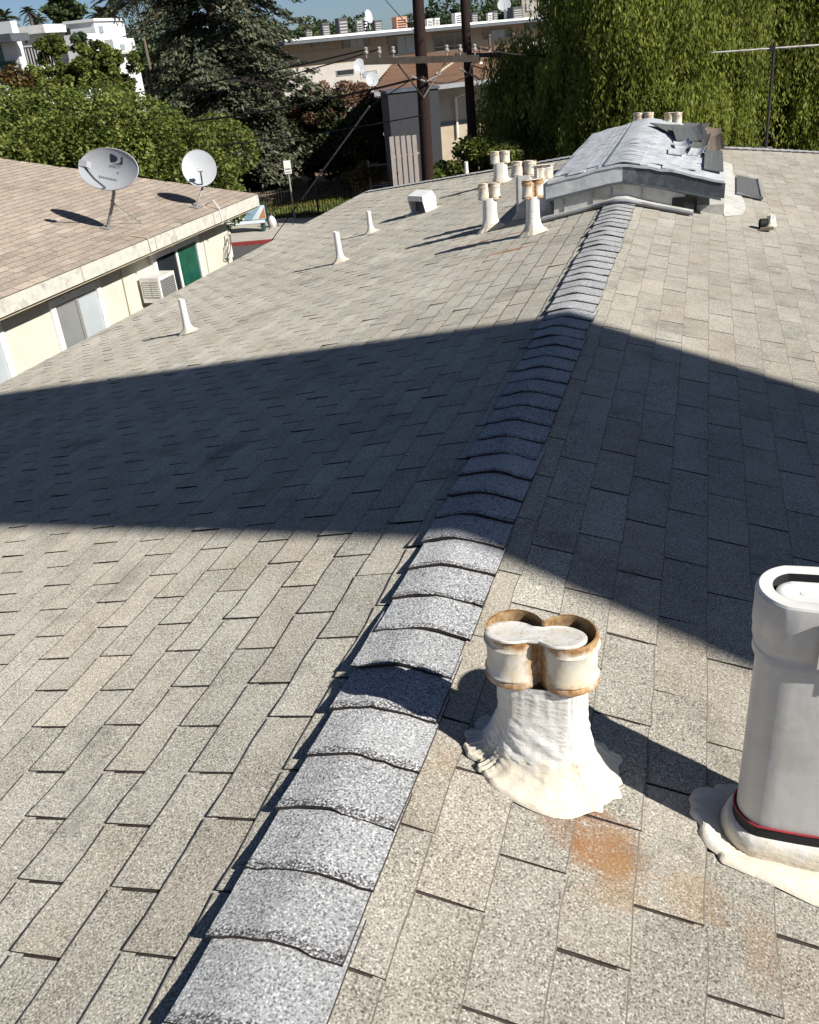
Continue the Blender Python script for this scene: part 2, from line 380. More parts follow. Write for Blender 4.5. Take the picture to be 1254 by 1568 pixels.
def lay_shingles(parent, place, rows, mats, w, L, lift, limit, score, nvar=14, seed=3):
    """rows: list of (s_low, [(y0,y1)...]); place(s, y) -> 4x4 matrix. The `limit` largest in view become objects, the rest one part."""
    rng = np.random.default_rng(seed)
    full = [tab_mesh('shingle', mats, w, L, lift, rng) for _ in range(nvar)]
    items = []
    for s, segs in rows:
        for (y0, y1) in segs:
            mt = place(s, (y0 + y1) / 2)
            items.append((score(np.array(mt.translation)), mt, (y1 - y0) / w))
    items.sort(key=lambda t: -t[0])
    for i, (sc, mt, k) in enumerate(items[:limit]):
        o = link('shingle', full[i % nvar], parent)
        o.matrix_local = mt @ Matrix.Rotation(rng.normal(0, .0065), 4, 'Z') @ Matrix.Diagonal((k, 1, 1, 1))
    data = []
    for me in full:
        co = np.empty(len(me.vertices) * 3); me.vertices.foreach_get('co', co)
        data.append((co.reshape(-1, 3), [tuple(p.vertices) for p in me.polygons], [p.material_index for p in me.polygons]))
    V = []; Fc = []; mi = []; off = 0
    for i, (sc, mt, k) in enumerate(items[limit:]):
        co, fs, ms = data[int(rng.integers(nvar))]
        mm = np.array(mt @ Matrix.Rotation(rng.normal(0, .0065), 4, 'Z') @ Matrix.Diagonal((k, 1, 1, 1)))
        V.append(co @ mm[:3, :3].T + mm[:3, 3]); Fc += [tuple(a + off for a in f) for f in fs]; mi += ms; off += len(co)
    me = bpy.data.meshes.new('shingle_field'); me.from_pydata(np.concatenate(V).tolist(), [], Fc)
    for mt in mats: me.materials.append(mt)
    me.polygons.foreach_set('material_index', mi); me.update()
    return tag(link('shingle_field', me, parent), kind='stuff')

def view_score(P):
    q = to_px(P)
    if q[2] < .3 or q[0] < -40 or q[0] > 1300 or q[1] < 0 or q[1] > 1640: return -1
    return 1 / q[2] ** 3 * (1 if P[0] > 0 else .9)

# ============================================================ THE SETTING
g = MB(); g.box(-1500, 1500, -600, 3000, -7.6, -7.0)
tag(g.obj('ground', M['earth']), kind='structure')
hl = MB(); n = 60; pts = []
for i in range(n + 1):
    a = rad(-75 + 110 * i / n); h = 8 + 38 * (.5 + .5 * math.sin(i * .37 + 1)) * (.6 + .4 * math.sin(i * .13 + .6)) + 5 * math.sin(i * 1.3)
    pts.append((2400 * math.sin(a), 2400 * math.cos(a), h))
vsx = []
for (x, y, h) in pts: vsx += [(x * .96, y * .96, -7), (x, y, h), (x * 1.1, y * 1.1, -7)]
hl.add(vsx, [f for i in range(n) for f in ((3 * i, 3 * i + 3, 3 * i + 4, 3 * i + 1), (3 * i + 1, 3 * i + 4, 3 * i + 5, 3 * i + 2))])
tag(hl.obj('hills', M['hill'], smooth=True), kind='structure')

# ============================================================ OUR APARTMENT HOUSE
house = thing('apartment_house', 'house under the wide pale grey shingled roof that fills the foreground', 'house', (0, 0, -7))
house.location = (0, 0, 0)
w_ = MB(); wx = 6.1; ye = 19.5; zt = -1.62
w_.box(-wx, wx, NEAR_Y + .3, ye, -7, zt)
w_.add([(-wx, NEAR_Y + .3, zt), (wx, NEAR_Y + .3, zt), (0, NEAR_Y + .3, -.25)], [(0, 1, 2)])
w_.obj('wall', M['stucco'], house)
rf = MB(); ze = -T * EAVE_X; th = .05; YE = HIP_Y + EAVE_X
top = [(0, NEAR_Y, 0), (0, HIP_Y, 0), (-EAVE_X, YE, ze), (-EAVE_X, NEAR_Y, ze), (EAVE_X, NEAR_Y, ze), (EAVE_X, YE, ze)]
low = [(x, y, z - th) for x, y, z in top]
rf.add(top + low, [(0, 1, 2, 3), (1, 0, 4, 5), (1, 5, 2), (9, 8, 7, 6), (10, 6, 7, 11), (8, 11, 7), (3, 2, 8, 9), (5, 4, 10, 11), (2, 5, 11, 8), (4, 0, 6, 10), (0, 3, 9, 6)])
roof = rf.obj('roof', M['asphalt_edge'], house)
fa = MB()
for s in (-1, 1): fa.box(min(s * (EAVE_X - .03), s * (EAVE_X + .0)), max(s * (EAVE_X - .03), s * (EAVE_X + .0)), NEAR_Y, YE, ze - .24, ze - th - .002)
fa.box(-EAVE_X + .031, EAVE_X - .031, YE - .03, YE, ze - .24, ze - th - .002)
fa.obj('fascia', M['fascia_paint'], house)

TABW, EXPO = .366, .146
def place_main(sd):
    def f(s, y):
        d = Vector((sd * CS, 0, -SN)); nrm = Vector((sd * SN, 0, CS)); up = -d; ex = Vector((0, 1 if sd > 0 else -1, 0))
        o = d * s; o.y = y
        mt = Matrix(((ex.x, up.x, nrm.x, o.x), (ex.y, up.y, nrm.y, o.y), (ex.z, up.z, nrm.z, o.z), (0, 0, 0, 1)))
        return mt
    return f
rows = {-1: [], 1: []}
rr = np.random.default_rng(5)
for sd, s0, ex in ((-1, .208, .1455), (1, .224, .153)):
    k = 0
    while True:
        s = s0 + ex * k
        if s > EAVE_X / CS + .02: break
        if sd < 0: ph = (1.083 if k % 2 == 0 else .912) + .012 * math.sin(k * 1.7) + .02 * (k // 6)
        else: ph = (1.34 if k % 2 == 0 else 1.175) + .012 * math.sin(k * 1.3) + .02 * (k // 6)
        segs = []; y = ph - TABW * 24
        while y < HIP_Y + s * CS:
            y0 = max(y + .0045, NEAR_Y); y1 = min(y + TABW - .0045, HIP_Y + s * CS - .02)
            if y1 - y0 > .05: segs.append((y0, y1))
            y += TABW
        rows[sd].append((s, segs)); k += 1
def both(s, y): return None
allrows = []
pl = {-1: place_main(-1), 1: place_main(1)}
def place_any(s, y): return pl[-1](-s, y) if s < 0 else pl[1](s, y)
allrows = [(-s, sg) for s, sg in rows[-1]] + [(s, sg) for s, sg in rows[1]]
lay_shingles(roof, place_any, allrows, [M['shingle'], M['asphalt_edge'], M['worn_edge']], TABW - .009, .178, .0048, 300, view_score)
# hip end face (turned away from the photograph)
hp = MB(); k = 0
while True:
    s = .2 + .146 * k
    if s * CS > EAVE_X: break
    x = s * CS; y = HIP_Y + x; z = -T * x
    hp.add([(-x, y, z + .005), (x, y, z + .005), (x - .15, y - .17, z + T * .17 + .001), (-x + .15, y - .17, z + T * .17 + .001), (-x, y, z + .0005), (x, y, z + .0005)], [(0, 1, 2, 3), (4, 5, 1, 0)])
    k += 1
tag(hp.obj('hip_shingles', M['shingle'], roof, fix=False), kind='stuff')

# ridge caps
def cap_mesh(rng, wid=.150, ln=.30, expo=.176, flat=T, butt=.0235, face=.0115):
    nx = 11; xs = np.linspace(-wid, wid, nx) * CS
    hump = rng.uniform(.004, .0095); off = rng.normal(-.015, .022)
    def z(x, lift, wob): return -flat * (math.sqrt(x * x + .06 ** 2) - .06) + lift + hump * wob * math.exp(-((x - off) / .06) ** 2)
    jag = rng.normal(0, .0022, nx)
    rowsv = []
    for (y, lift, wob) in ((0, butt, 1.1), (.09, .016, 1), (expo + .02, .0115, .8), (ln, .004, .5)):
        rowsv.append([(x * (1 - .02 * (y / ln)), y + (jag[i] if y == 0 else 0), z(x, lift + (.0025 * rng.uniform(0, 1) if (i in (0, nx - 1) and y == 0) else 0), wob)) for i, x in enumerate(xs)])
    b = MB(); V = [p for r in rowsv for p in r]
    b.add(V, [(j * nx + i, j * nx + i + 1, (j + 1) * nx + i + 1, (j + 1) * nx + i) for j in range(3) for i in range(nx - 1)], 0)
    dn = [(p[0], p[1] + .002, p[2] - face) for p in rowsv[0]]
    b.add(rowsv[0] + dn, [(i, nx + i, nx + i + 1, i + 1) for i in range(nx - 1)], 1)
    for e in (0, nx - 1):
        sidev = [r[e] for r in rowsv]; lowv = [(p[0], p[1], p[2] - .010) for p in sidev]
        b.add(sidev + lowv, [(i, i + 1, 4 + i + 1, 4 + i) if e == 0 else (i + 1, i, 4 + i, 4 + i + 1) for i in range(3)], 1)
    return b.mesh('ridge_cap', [M['cap_granules'], M['asphalt_edge']], True, 50)
rng = np.random.default_rng(21)
capm = [cap_mesh(rng) for _ in range(12)]; capn = [cap_mesh(rng, butt=.0185, face=.0065) for _ in range(8)]
y = .95 - .176 * 30
i = 0
while y < HIP_Y - .2:
    if y < 9.2 or y > 12.9:
        o = link('ridge_cap', capm[(i * 7) % 12] if y < 3.2 else capn[(i * 3) % 8], roof, (rng.normal(0, .004), y + rng.normal(0, .004), 0)); o.rotation_euler = (0, rng.normal(0, .006), rng.normal(0, .012))
    y += .176; i += 1
capf = [cap_mesh(rng, .14, .28, .18, T * .72, .0185, .007) for _ in range(5)]
for sd in (-1, 1):
    L = math.sqrt(2 * EAVE_X ** 2 + (T * EAVE_X) ** 2); k = int(L / .18)
    d = Vector((sd * EAVE_X, EAVE_X, -T * EAVE_X)).normalized()
    ey = -d; ez = (Vector((0, 0, 1)) - ey * ey.z).normalized(); ex = ey.cross(ez)
    for j in range(1, k):
        o = Vector((0, HIP_Y, 0)) + d * (.18 * j)
        b = link('ridge_cap', capf[j % 5], roof)
        b.matrix_local = Matrix(((ex.x, ey.x, ez.x, o.x), (ex.y, ey.y, ez.y, o.y), (ex.z, ey.z, ez.z, o.z), (0, 0, 0, 1)))

# unseen tower added beyond the right eave to cast the roof's shadow band
tw = thing('shadow_caster', 'unseen cream tower added beyond the right eave to cast the shadow band on the roof', 'tower', (10.75, .84, -7))
b = MB(); b.box(-1.25, 1.25, -1.02, 1.02, 0, 20.5); b.obj('wall', M['stucco'], tw)
b = MB(); b.box(-1.32, 1.32, -1.09, 1.09, 20.5, 20.62); b.obj('coping', M['white_trim'], tw)
for zz in (3.5, 7, 10.5, 14):
    b = MB(); b.box(-.45, .45, -1.05, -1.021, zz, zz + 1.2); wq = b.obj('window', M['white_trim'], tw)
    b = MB(); b.box(-.39, .39, -1.056, -1.051, zz + .06, zz + 1.14); b.obj('pane', M['glass_dark'], wq)

# ============================================================ VENTS ON THE ROOF
def peanut(a, r, n=72, k=1.0, waist=.006):
    out = []
    for i in range(n):
        t = 2 * math.pi * i / n; c, s = math.cos(t), math.sin(t)
        disc = r * r - a * a * s * s
        if disc > 0: rho = a * abs(c) + math.sqrt(disc)
        else: rho = 0
        rho = max(rho, (math.sqrt(max(r * r - a * a, 0)) + waist) / max(abs(s), .05) if abs(s) > .55 else 0)
        out.append((rho * c * k, rho * s * k))
    return out
def stadium(hl_, r, n=48):
    out = []
    for i in range(n):
        t = 2 * math.pi * i / n; c, s = math.cos(t), math.sin(t)
        out.append((r * c + (hl_ - r) * (1 if c >= 0 else -1) * min(1, abs(c) * 3), r * s))
    return out
def ring(o2, z, k=1.0, dx=0, dy=0): return [(x * k + dx, y * k + dy, z) for x, y in o2]
def rise(x, y): return roof_z(x, y) + .013

def skirt_rings(body, zb, cx, cy, z0, flare, rng, steep=1.0, rz=0, detail=1):
    """white mastic flared from the pipe down on to the roof; body: 2-d outline at height zb (local)"""
    n = len(body); ph = rng.uniform(0, 6, 5); rings = []
    c_, s_ = math.cos(rz), math.sin(rz)
    wob = [1 + .10 * math.sin(3 * (2 * math.pi * i / n) + ph[0]) + .09 * math.sin(5 * (2 * math.pi * i / n) + ph[1]) + .06 * math.sin(11 * (2 * math.pi * i / n) + ph[2]) + .05 * math.sin(17 * (2 * math.pi * i / n) + ph[3]) for i in range(n)]
    for t in np.linspace(0, 1, 11 if detail == 1 else 44):
        f = flare * (t ** (2.4 * steep)); r = []
        for i, (x, y) in enumerate(body):
            l = math.hypot(x, y) or 1; e = f * wob[i]
            if detail > 1:
                zq = (1 - t) * zb
                rdg = (1 - abs(mnoise.noise(Vector((x * 20 + zq * 9, y * 20, zq * 38 + x * 19))))) ** 4 - .35
                sm_ = mnoise.noise(Vector((x * 9, y * 9, zq * 12 + 4)))
                bell = max(0, min(1, (t - .12) * 5)) * max(0, min(1, (.9 - t) * 5))
                rib = math.sin(math.atan2(y, x * .6) * 52) * max(0, 1 - t * 3.0)
                e += (.0052 * rdg + .006 * sm_) * bell + .0018 * rib
            X, Y = x + x / l * e, y + y / l * e
            wx, wy = cx + X * c_ - Y * s_, cy + X * s_ + Y * c_
            zr = rise(wx, wy) - z0 + .004 * (1 - t)
            zz = zb + (zr + .006 - zb) * (1 - (1 - t) ** 1.7) if t < 1 else zr - .006
            r.append((X, Y, zz + .003 * math.sin(i * 2.1 + ph[4] + t * 9) * (t < 1)))
        rings.append(r)
    return rings

def twin_vent(x, y, H, label, cap_a=.062, cap_r=.068, cap_h=.135, body=(.108, .062), zb=.18, flare=.1, rz=0., rust='rust_cap', square=False, seed=1, group=None, tilt=(0, 0), lid_off=(-.010, -.016), detail=1):
    rng = np.random.default_rng(seed); z0 = roof_z(x, y)
    t = thing('flue_vent', label, 'roof vent', (x, y, z0), rz, group); t.rotation_euler = (tilt[0], tilt[1], rz)
    bo = stadium(body[0], body[1], 48 * detail) if not square else [(body[0] * sx * min(1, abs(c) * 1.25), body[1] * sy * min(1, abs(s) * 1.25)) for c, s, sx, sy in [(math.cos(q), math.sin(q), 1 if math.cos(q) > 0 else -1, 1 if math.sin(q) > 0 else -1) for q in [2 * math.pi * (i + .5) / 48 for i in range(48)]]]
    b = MB(); zc = H - cap_h
    b.loft([ring(bo, zb - .02), ring(bo, zb + (zc - zb) * .5, .99), ring(bo, zc + (.02 if detail == 1 else .004), .97 if detail == 1 else 1)])
    b.obj('pipe', M['mastic'] if detail > 1 else M['grey_paint'] if square else M['white_metal'], t, smooth=True, sharp=50)
    b = MB(); b.loft(skirt_rings(bo, zb, x, y, z0, flare, rng, rz=rz, detail=detail)); b.obj('mastic_skirt', M['mastic'], t, smooth=True, sharp=80)
    pn = peanut(cap_a, cap_r); b = MB(); h = cap_h; e = .004
    prof = [(0, 1.0), (.004, 1.04), (.010, 1.04), (.017, .995), (.024, 1.045), (.031, 1.0), (h * .5, .995), (h - .036, 1.0), (h - .029, 1.045), (h - .022, .998), (h - .010, 1.02), (h, 1.0)]
    b.loft([ring(pn, z, k) for z, k in prof] + [ring(pn, h, .965)])
    cap = b.obj('cap', M[rust], t, (0, 0, zc), True, 35)
    b = MB(); b.loft([ring(pn, h - .001, .962), ring(pn, h * .25, .95)]); b.loft([ring(pn, h * .25, .95)], top=True)
    b.obj('cap_lining', M['rust_inside'], cap, smooth=True)
    ld = peanut(cap_a * .93, cap_r * .88, waist=.026); b = MB(); dx, dy = lid_off
    b.loft([ring(ld, h + .0006, .97, dx, dy), ring(ld, h + .001, 1, dx, dy), ring(ld, h + .006, 1, dx, dy), ring(ld, h + .008, .97, dx, dy), ring(ld, h + .006, .88, dx, dy), ring(ld, h + .0065, .4, dx, dy)], top=True, bottom=True)
    b.v = [(q[0], q[1], q[2] + .003 - (q[1] + cap_r + .007) * .24) for q in b.v]
    b.obj('lid', M['old_lid'], cap, smooth=True, sharp=50)
    return t
twin_vent(.418, 1.655, .42, 'rust streaked twin lobed flue vent beside the ridge, nearest of the roof vents', body=(.108, .060), zb=.276, flare=.088, seed=4, detail=3)
twin_vent(-.76, 8.52, .486, 'slim flue vent with the most rusted yellow cap, in the cluster by the ridge cover', .045, .055, .165, (.062, .058), .24, .075, .5, 'rust_cap', seed=5, group='flue vents clustered left of the ridge cover')
twin_vent(-1.37, 9.44, .47, 'white flue vent leftmost in the cluster by the ridge cover', .055, .058, .16, (.075, .062), .20, .07, .25, 'light_rust_cap', seed=6, group='flue vents clustered left of the ridge cover')
twin_vent(-1.06, 9.75, .56, 'grey square sided flue vent with twin white cap, behind the rusty one', .065, .066, .15, (.085, .075), .10, .05, .15, 'light_rust_cap', square=True, seed=7, group='flue vents clustered left of the ridge cover')
twin_vent(-.80, 9.42, .50, 'white flue vent with wide flared foot touching the ridge cover corner', .035, .062, .15, (.075, .068), .24, .1, .4, 'light_rust_cap', seed=8, group='flue vents clustered left of the ridge cover')
twin_vent(-2.13, 13.75, .45, 'white twin flue vent standing alone behind the cluster against the green tree', .07, .072, .17, (.105, .08), .16, .06, .2, 'light_rust_cap', seed=9)
twin_vent(-.10, 13.9, .47, 'twin capped flue peeking over the peak of the silver ridge cover', .07, .07, .2, (.10, .07), .12, .05, 0, 'light_rust_cap', seed=10)
twin_vent(.30, 14.0, .46, 'short flue cap peeking over the ridge cover beside the curled shingles', .055, .065, .2, (.09, .07), .12, .05, 0, 'light_rust_cap', seed=12)

# large grey oval vent at the right edge
vx, vy = 1.045, 1.645; z0 = roof_z(vx, vy)
t = thing('oval_vent', 'large grey oval flue vent with white slotted top at the right edge of the photo', 'roof vent', (vx, vy, z0))
zr = .50 - z0
ov = stadium(.165, .073, 72); ovc = stadium(.180, .086, 72); b = MB()
b.loft([ring(ov, .10), ring(ov, .3), ring(ov, zr - .1)]); b.obj('pipe', M['grey_paint'], t, smooth=True, sharp=50)
b = MB()
b.loft([ring(ovc, zr - .155, .93), ring(ovc, zr - .152, .965), ring(ovc, zr - .135, .965), ring(ovc, zr - .13, .95), ring(ovc, zr - .118, .955), ring(ovc, zr - .112, .985), ring(ovc, zr - .085, .985), ring(ovc, zr - .08, 1.0), ring(ovc, zr - .004, 1.0), ring(ovc, zr, .99)])
col = b.obj('collar', M['grey_paint'], t, smooth=True, sharp=25)
b = MB(); b.box(-.055, .04, -.094, -.0875, zr - .125, zr - .02); b.box(-.058, -.055, -.097, -.0885, zr - .125, zr - .02); b.box(.04, .046, -.099, -.085, zr - .145, zr - .012)
b.obj('seam_strap', M['grey_paint'], col)
rim_in = stadium(.148, .054, 72); b = MB()
rr_ = [ring(ovc, zr + .0005, .99), ring(ovc, zr + .006, .965), ring(rim_in, zr + .006, 1.04), ring(rim_in, zr + .0045)]
b.loft(rr_); b.obj('top_rim', M['white_metal'], t, smooth=True, sharp=35)
b = MB(); b.loft([ring(rim_in, zr + .004, 1.002), ring(rim_in, zr - .05, .98)], top=True); b.obj('throat', M['dark'], t, fix=False)
b = MB(); li = stadium(.141, .043, 72); b.loft([ring(li, zr - .03, 1, 0, -.010), ring(li, zr - .004, 1, 0, -.010), ring(li, zr - .001, .96, 0, -.010), ring(li, zr - .001, .86, 0, -.010), ring(li, zr - .003, .84, 0, -.010)], top=True)
lid = b.obj('lid', M['white_metal'], t, smooth=True, sharp=40)
b = MB(); b.loft([ring([(.012 * math.cos(q), .009 * math.sin(q)) for q in np.linspace(0, 2 * math.pi, 24, endpoint=False)], zr - .0032, k, -.085, -.012) for k in (1, 1)] + [ring([(.012 * math.cos(q), .009 * math.sin(q)) for q in np.linspace(0, 2 * math.pi, 24, endpoint=False)], zr - .0018, .85, -.085, -.012)], top=True)
b.obj('knob', M['white_metal'], lid)
b = MB(); gk = stadium(.167, .075, 72)
b.loft([ring(gk, .085, .99), ring(gk, .085, 1.03), ring(gk, .120, 1.03), ring(gk, .123, 1.0)]); gs = b.obj('gasket', M['black'], t, smooth=True, sharp=40)
for zz in (.0835, .122):
    b = MB(); b.tube([(x * 1.025, y * 1.025, zz) for x, y in gk] + [(gk[0][0] * 1.025, gk[0][1] * 1.025, zz)], .0026, 6, False); b.obj('sealant_bead', M['band_red'], gs, smooth=True)
rng = np.random.default_rng(31)
fl = stadium(.190, .094, 72); b = MB()
b.loft([ring(ov, .092, 1.0), ring(ov, .090, 1.10), ring(fl, .080, 1.0), ring(fl, .055, 1.04), ring(fl, .035, 1.03)]); b.obj('flashing_collar', M['mastic'], t, smooth=True, sharp=60)
b = MB(); b.loft(skirt_rings(stadium(.188, .092, 72), .04, vx, vy, z0, .075, rng, .6)); b.obj('mastic_skirt', M['mastic'], t, smooth=True, sharp=70)

# plain pipe vents with flared mastic
def pipe_vent(x, y, H, label, r=.034, flare=.075, lean=0, seed=1):
    rng = np.random.default_rng(seed); z0 = roof_z(x, y); t = thing('pipe_vent', label, 'pipe vent', (x, y, z0), 0, 'white pipe vents on the left slope')
    t.rotation_euler = (rng.normal(0, .02), lean, 0)
    o = [(r * math.cos(q), r * math.sin(q)) for q in np.linspace(0, 2 * math.pi, 24, endpoint=False)]
    b = MB(); b.loft([ring(o, H * .42), ring(o, H, .98), ring(o, H, .8), ring(o, H - .08, .8)]); b.loft([ring(o, H - .06, .8)], top=True)
    b.obj('pipe', M['white_metal'], t, smooth=True, sharp=50)
    rg = skirt_rings([(q[0] * 1.06, q[1] * 1.06) for q in o], H * .55, x, y, z0, flare, rng, 1.25)
    b = MB(); b.loft(rg); b.obj('mastic_skirt', M['mastic'], t, smooth=True, sharp=70)
pipe_vent(-4.26, 7.86, .352, 'white pipe vent nearest the lower left eave, the closest of the pipes', seed=41, lean=-.03)
pipe_vent(-3.33, 9.98, .36, 'tall white pipe vent in the middle of the left slope', .036, seed=42, lean=-.04)
pipe_vent(-3.65, 12.03, .30, 'white pipe vent just in front of the square hood vent', seed=43, lean=-.03)
pipe_vent(-3.49, 17.2, .27, 'small white pipe standing on the far hip edge', .035, .04, seed=44)

# square hood vent
hx, hy = -3.08, 12.78; hz = roof_z(hx, hy)
t = thing('hood_vent', 'white square hood vent with a dark open mouth on the left slope', 'roof vent', (hx, hy, hz), rad(66))
b = MB(); pf = [(.13, .02), (.13, .20), (.05, .30), (-.17, .25), (-.17, .18), (-.115, .02)]
th_ = .012
for yy in (-.14, .128): b.prism([(px_, yy, pz) for px_, pz in pf], (0, th_, 0))
for (a, c) in ((0, 1), (1, 2), (2, 3), (3, 4)):
    p0, p1 = pf[a], pf[c]; d = np.array([p1[0] - p0[0], p1[1] - p0[1]]); d /= np.linalg.norm(d); nn = np.array([-d[1], d[0]]) * .006
    b.add([(p0[0], -.128, p0[1]), (p1[0], -.128, p1[1]), (p1[0], .128, p1[1]), (p0[0], .128, p0[1]), (p0[0] + nn[0], -.128, p0[1] + nn[1]), (p1[0] + nn[0], -.128, p1[1] + nn[1]), (p1[0] + nn[0], .128, p1[1] + nn[1]), (p0[0] + nn[0], .128, p0[1] + nn[1])],
          [(0, 1, 2, 3), (7, 6, 5, 4), (0, 4, 5, 1), (2, 6, 7, 3), (1, 5, 6, 2), (3, 7, 4, 0)])
b.obj('hood', M['white_metal'], t)
b = MB(); b.box(-.02, .02, -.126, .126, .02, .20); b.obj('damper', M['dark_metal'], t)
b = MB()
fl4 = [(-.19, -.19), (.19, -.19), (.19, .19), (-.19, .19)]
b.add([(x, y, rise(hx + x, hy + y) - hz + .004) for x, y in fl4] + [(x, y, rise(hx + x, hy + y) - hz - .012) for x, y in fl4], [(0, 1, 2, 3), (7, 6, 5, 4), (0, 4, 5, 1), (1, 5, 6, 2), (2, 6, 7, 3), (3, 7, 4, 0)])
b.obj('flange', M['mastic'], t)

# ============================================================ RAISED RIDGE COVER
t = thing('ridge_cover', 'silver painted gabled cover raised on grey metal fascia astride the ridge', 'roof cover', (0, 0, 0))
x0, x1, y0c, y1c, pk = -.72, .93, 9.12, 13.2, .335
def cz(x): return pk - .205 * (math.sqrt(x * x + .06 ** 2) - .06) - (.03 if x > .5 else 0) * (x - .5)
xs = list(np.linspace(x0, x1, 18))
b = MB(); ny = 9; V = []
rg_ = np.random.default_rng(2)
wv = rg_.normal(0, .004, (18, ny))
for i, x in enumerate(xs):
    for j in range(ny): V.append((x, y0c + (y1c - y0c) * j / (ny - 1), cz(x) + wv[i, j]))
nV = len(V); V += [(p[0], p[1], p[2] - .022) for p in V]
F_ = []
for i in range(17):
    for j in range(ny - 1):
        q = (i * ny + j, (i + 1) * ny + j, (i + 1) * ny + j + 1, i * ny + j + 1); F_.append(q); F_.append(tuple(k + nV for k in q[::-1]))
ed = [i * ny for i in range(18)]; F_ += [(ed[i], nV + ed[i], nV + ed[i + 1], ed[i + 1]) for i in range(17)]
ed = [i * ny + ny - 1 for i in range(18)]; F_ += [(ed[i + 1], nV + ed[i + 1], nV + ed[i], ed[i]) for i in range(17)]
F_ += [(j + 1, nV + j + 1, nV + j, j) for j in range(ny - 1)]; o_ = 17 * ny; F_ += [(o_ + j, nV + o_ + j, nV + o_ + j + 1, o_ + j + 1) for j in range(ny - 1)]
b.add(V, F_); deck = b.obj('deck', M['silver'], t, smooth=True, sharp=35, fix=False)
# silver shingles on the deck, each piece its own
rng = np.random.default_rng(8); sm = []
def slab(dx, dy, th, rng, cu=0.0, mat=None, nx=3):
    b = MB(); V = []
    for i in range(nx + 1):
        for j in range(2): V.append((dx * (i / nx - .5), dy * (j - .5), th + cu * (2 * (i / nx - .5)) ** 2 * (1 if i > nx / 2 else .2) + rng.normal(0, .0015)))
    n_ = len(V); V += [(p[0], p[1], p[2] - th) for p in V]; F = []
    for i in range(nx):
        q = (2 * i, 2 * i + 2, 2 * i + 3, 2 * i + 1); F += [q, tuple(k + n_ for k in q[::-1]), (2 * i, n_ + 2 * i, n_ + 2 * i + 2, 2 * i + 2), (2 * i + 3, n_ + 2 * i + 3, n_ + 2 * i + 1, 2 * i + 1)]
    F += [(1, n_ + 1, n_, 0), (2 * nx, n_ + 2 * nx, n_ + 2 * nx + 1, 2 * nx + 1)]
    b.add(V, F); return b.mesh('shingle', mat or M['silver'])
svar = [slab(.165, .352, .006, rng) for _ in range(6)]
def on_deck(x, y, dz=.004, tw=0, tiltx=0):
    s = -.205 * x / math.sqrt(x * x + .06 ** 2)
    return Matrix.Translation((x, y, cz(x) + dz)) @ Matrix.Rotation(-math.atan(s) + tiltx, 4, 'Y') @ Matrix.Rotation(tw, 4, 'Z')
missing = {(1, k, j) for (k, j) in ((2, 6), (2, 7), (3, 6), (3, 7), (3, 8), (4, 0), (4, 1), (4, 3), (4, 4), (4, 5), (4, 6), (4, 7), (2, 4), (3, 3))}
for sd in (-1, 1):
    for k in range(5):
        x = sd * (.155 + .145 * k)
        if x < x0 + .06 or x > x1 - .08: continue
        for j in range(11):
            y = y0c + .2 + .36 * j + (.18 if k % 2 else 0)
            if y > y1c - .15 or (sd, k, j) in missing: continue
            o = link('shingle', svar[int(rng.integers(6))], deck); o.matrix_local = on_deck(x, y, .006 - .0 * k, rng.normal(0, .006), -sd * .025)
rcm = []
for k in range(5):
    bm_ = MB(); nxx = 8; V = []
    hh = rng.uniform(.004, .012)
    for jy, lf in ((0, .020), (.16, .010)):
        for i in range(nxx + 1):
            xx = .165 * (2 * i / nxx - 1); V.append((xx, jy, cz(xx) - pk + lf + hh * math.exp(-(xx / .07) ** 2)))
    low_ = [(p[0], p[1], p[2] - .009) for p in V[:nxx + 1]]
    bm_.add(V, [(i, i + 1, nxx + 2 + i, nxx + 1 + i) for i in range(nxx)]); bm_.add(V[:nxx + 1] + low_, [(i, nxx + 1 + i, nxx + 2 + i, i + 1) for i in range(nxx)])
    for e in (0, nxx): bm_.add([V[e], V[nxx + 1 + e], (V[e][0], .16, V[nxx + 1 + e][2] - .02), (V[e][0], 0, V[e][2] - .02)], [(0, 1, 2, 3)])
    rcm.append(bm_.mesh('ridge_cap', M['silver'], True, 40))
for j in range(16): link('ridge_cap', rcm[j % 5], deck, (rng.normal(0, .003), y0c + .01 + .125 * j, pk + rng.normal(0, .001)))
b = MB(); V = []
for yy in (y0c + 2.0, y1c - .02):
    for i in range(9):
        xx = .19 * (i / 4 - 1); V.append((xx, yy, cz(xx) + .016))
for yy in (y0c + 2.0, y1c - .02):
    for i in range(9):
        xx = .19 * (i / 4 - 1); V.append((xx, yy, cz(xx) + .004))
b.add(V, [(i, i + 1, 10 + i, 9 + i) for i in range(8)] + [(i, 18 + i, 19 + i, i + 1) for i in range(8)] + [(0, 9, 27, 18), (8, 26, 35, 17)])
b.obj('ridge_sheet', M['silver'], deck, smooth=True)
b = MB(); b.tube([(-.185, y0c + .03, cz(-.185) + .012), (-.178, y0c + 2, cz(-.18) + .012), (-.19, y1c - .03, cz(-.19) + .008)], .009, 6); b.obj('edge_shadow_line', M['dark_metal'], deck)  # dark bead drawn in as the shadow along the ridge cap's left edge
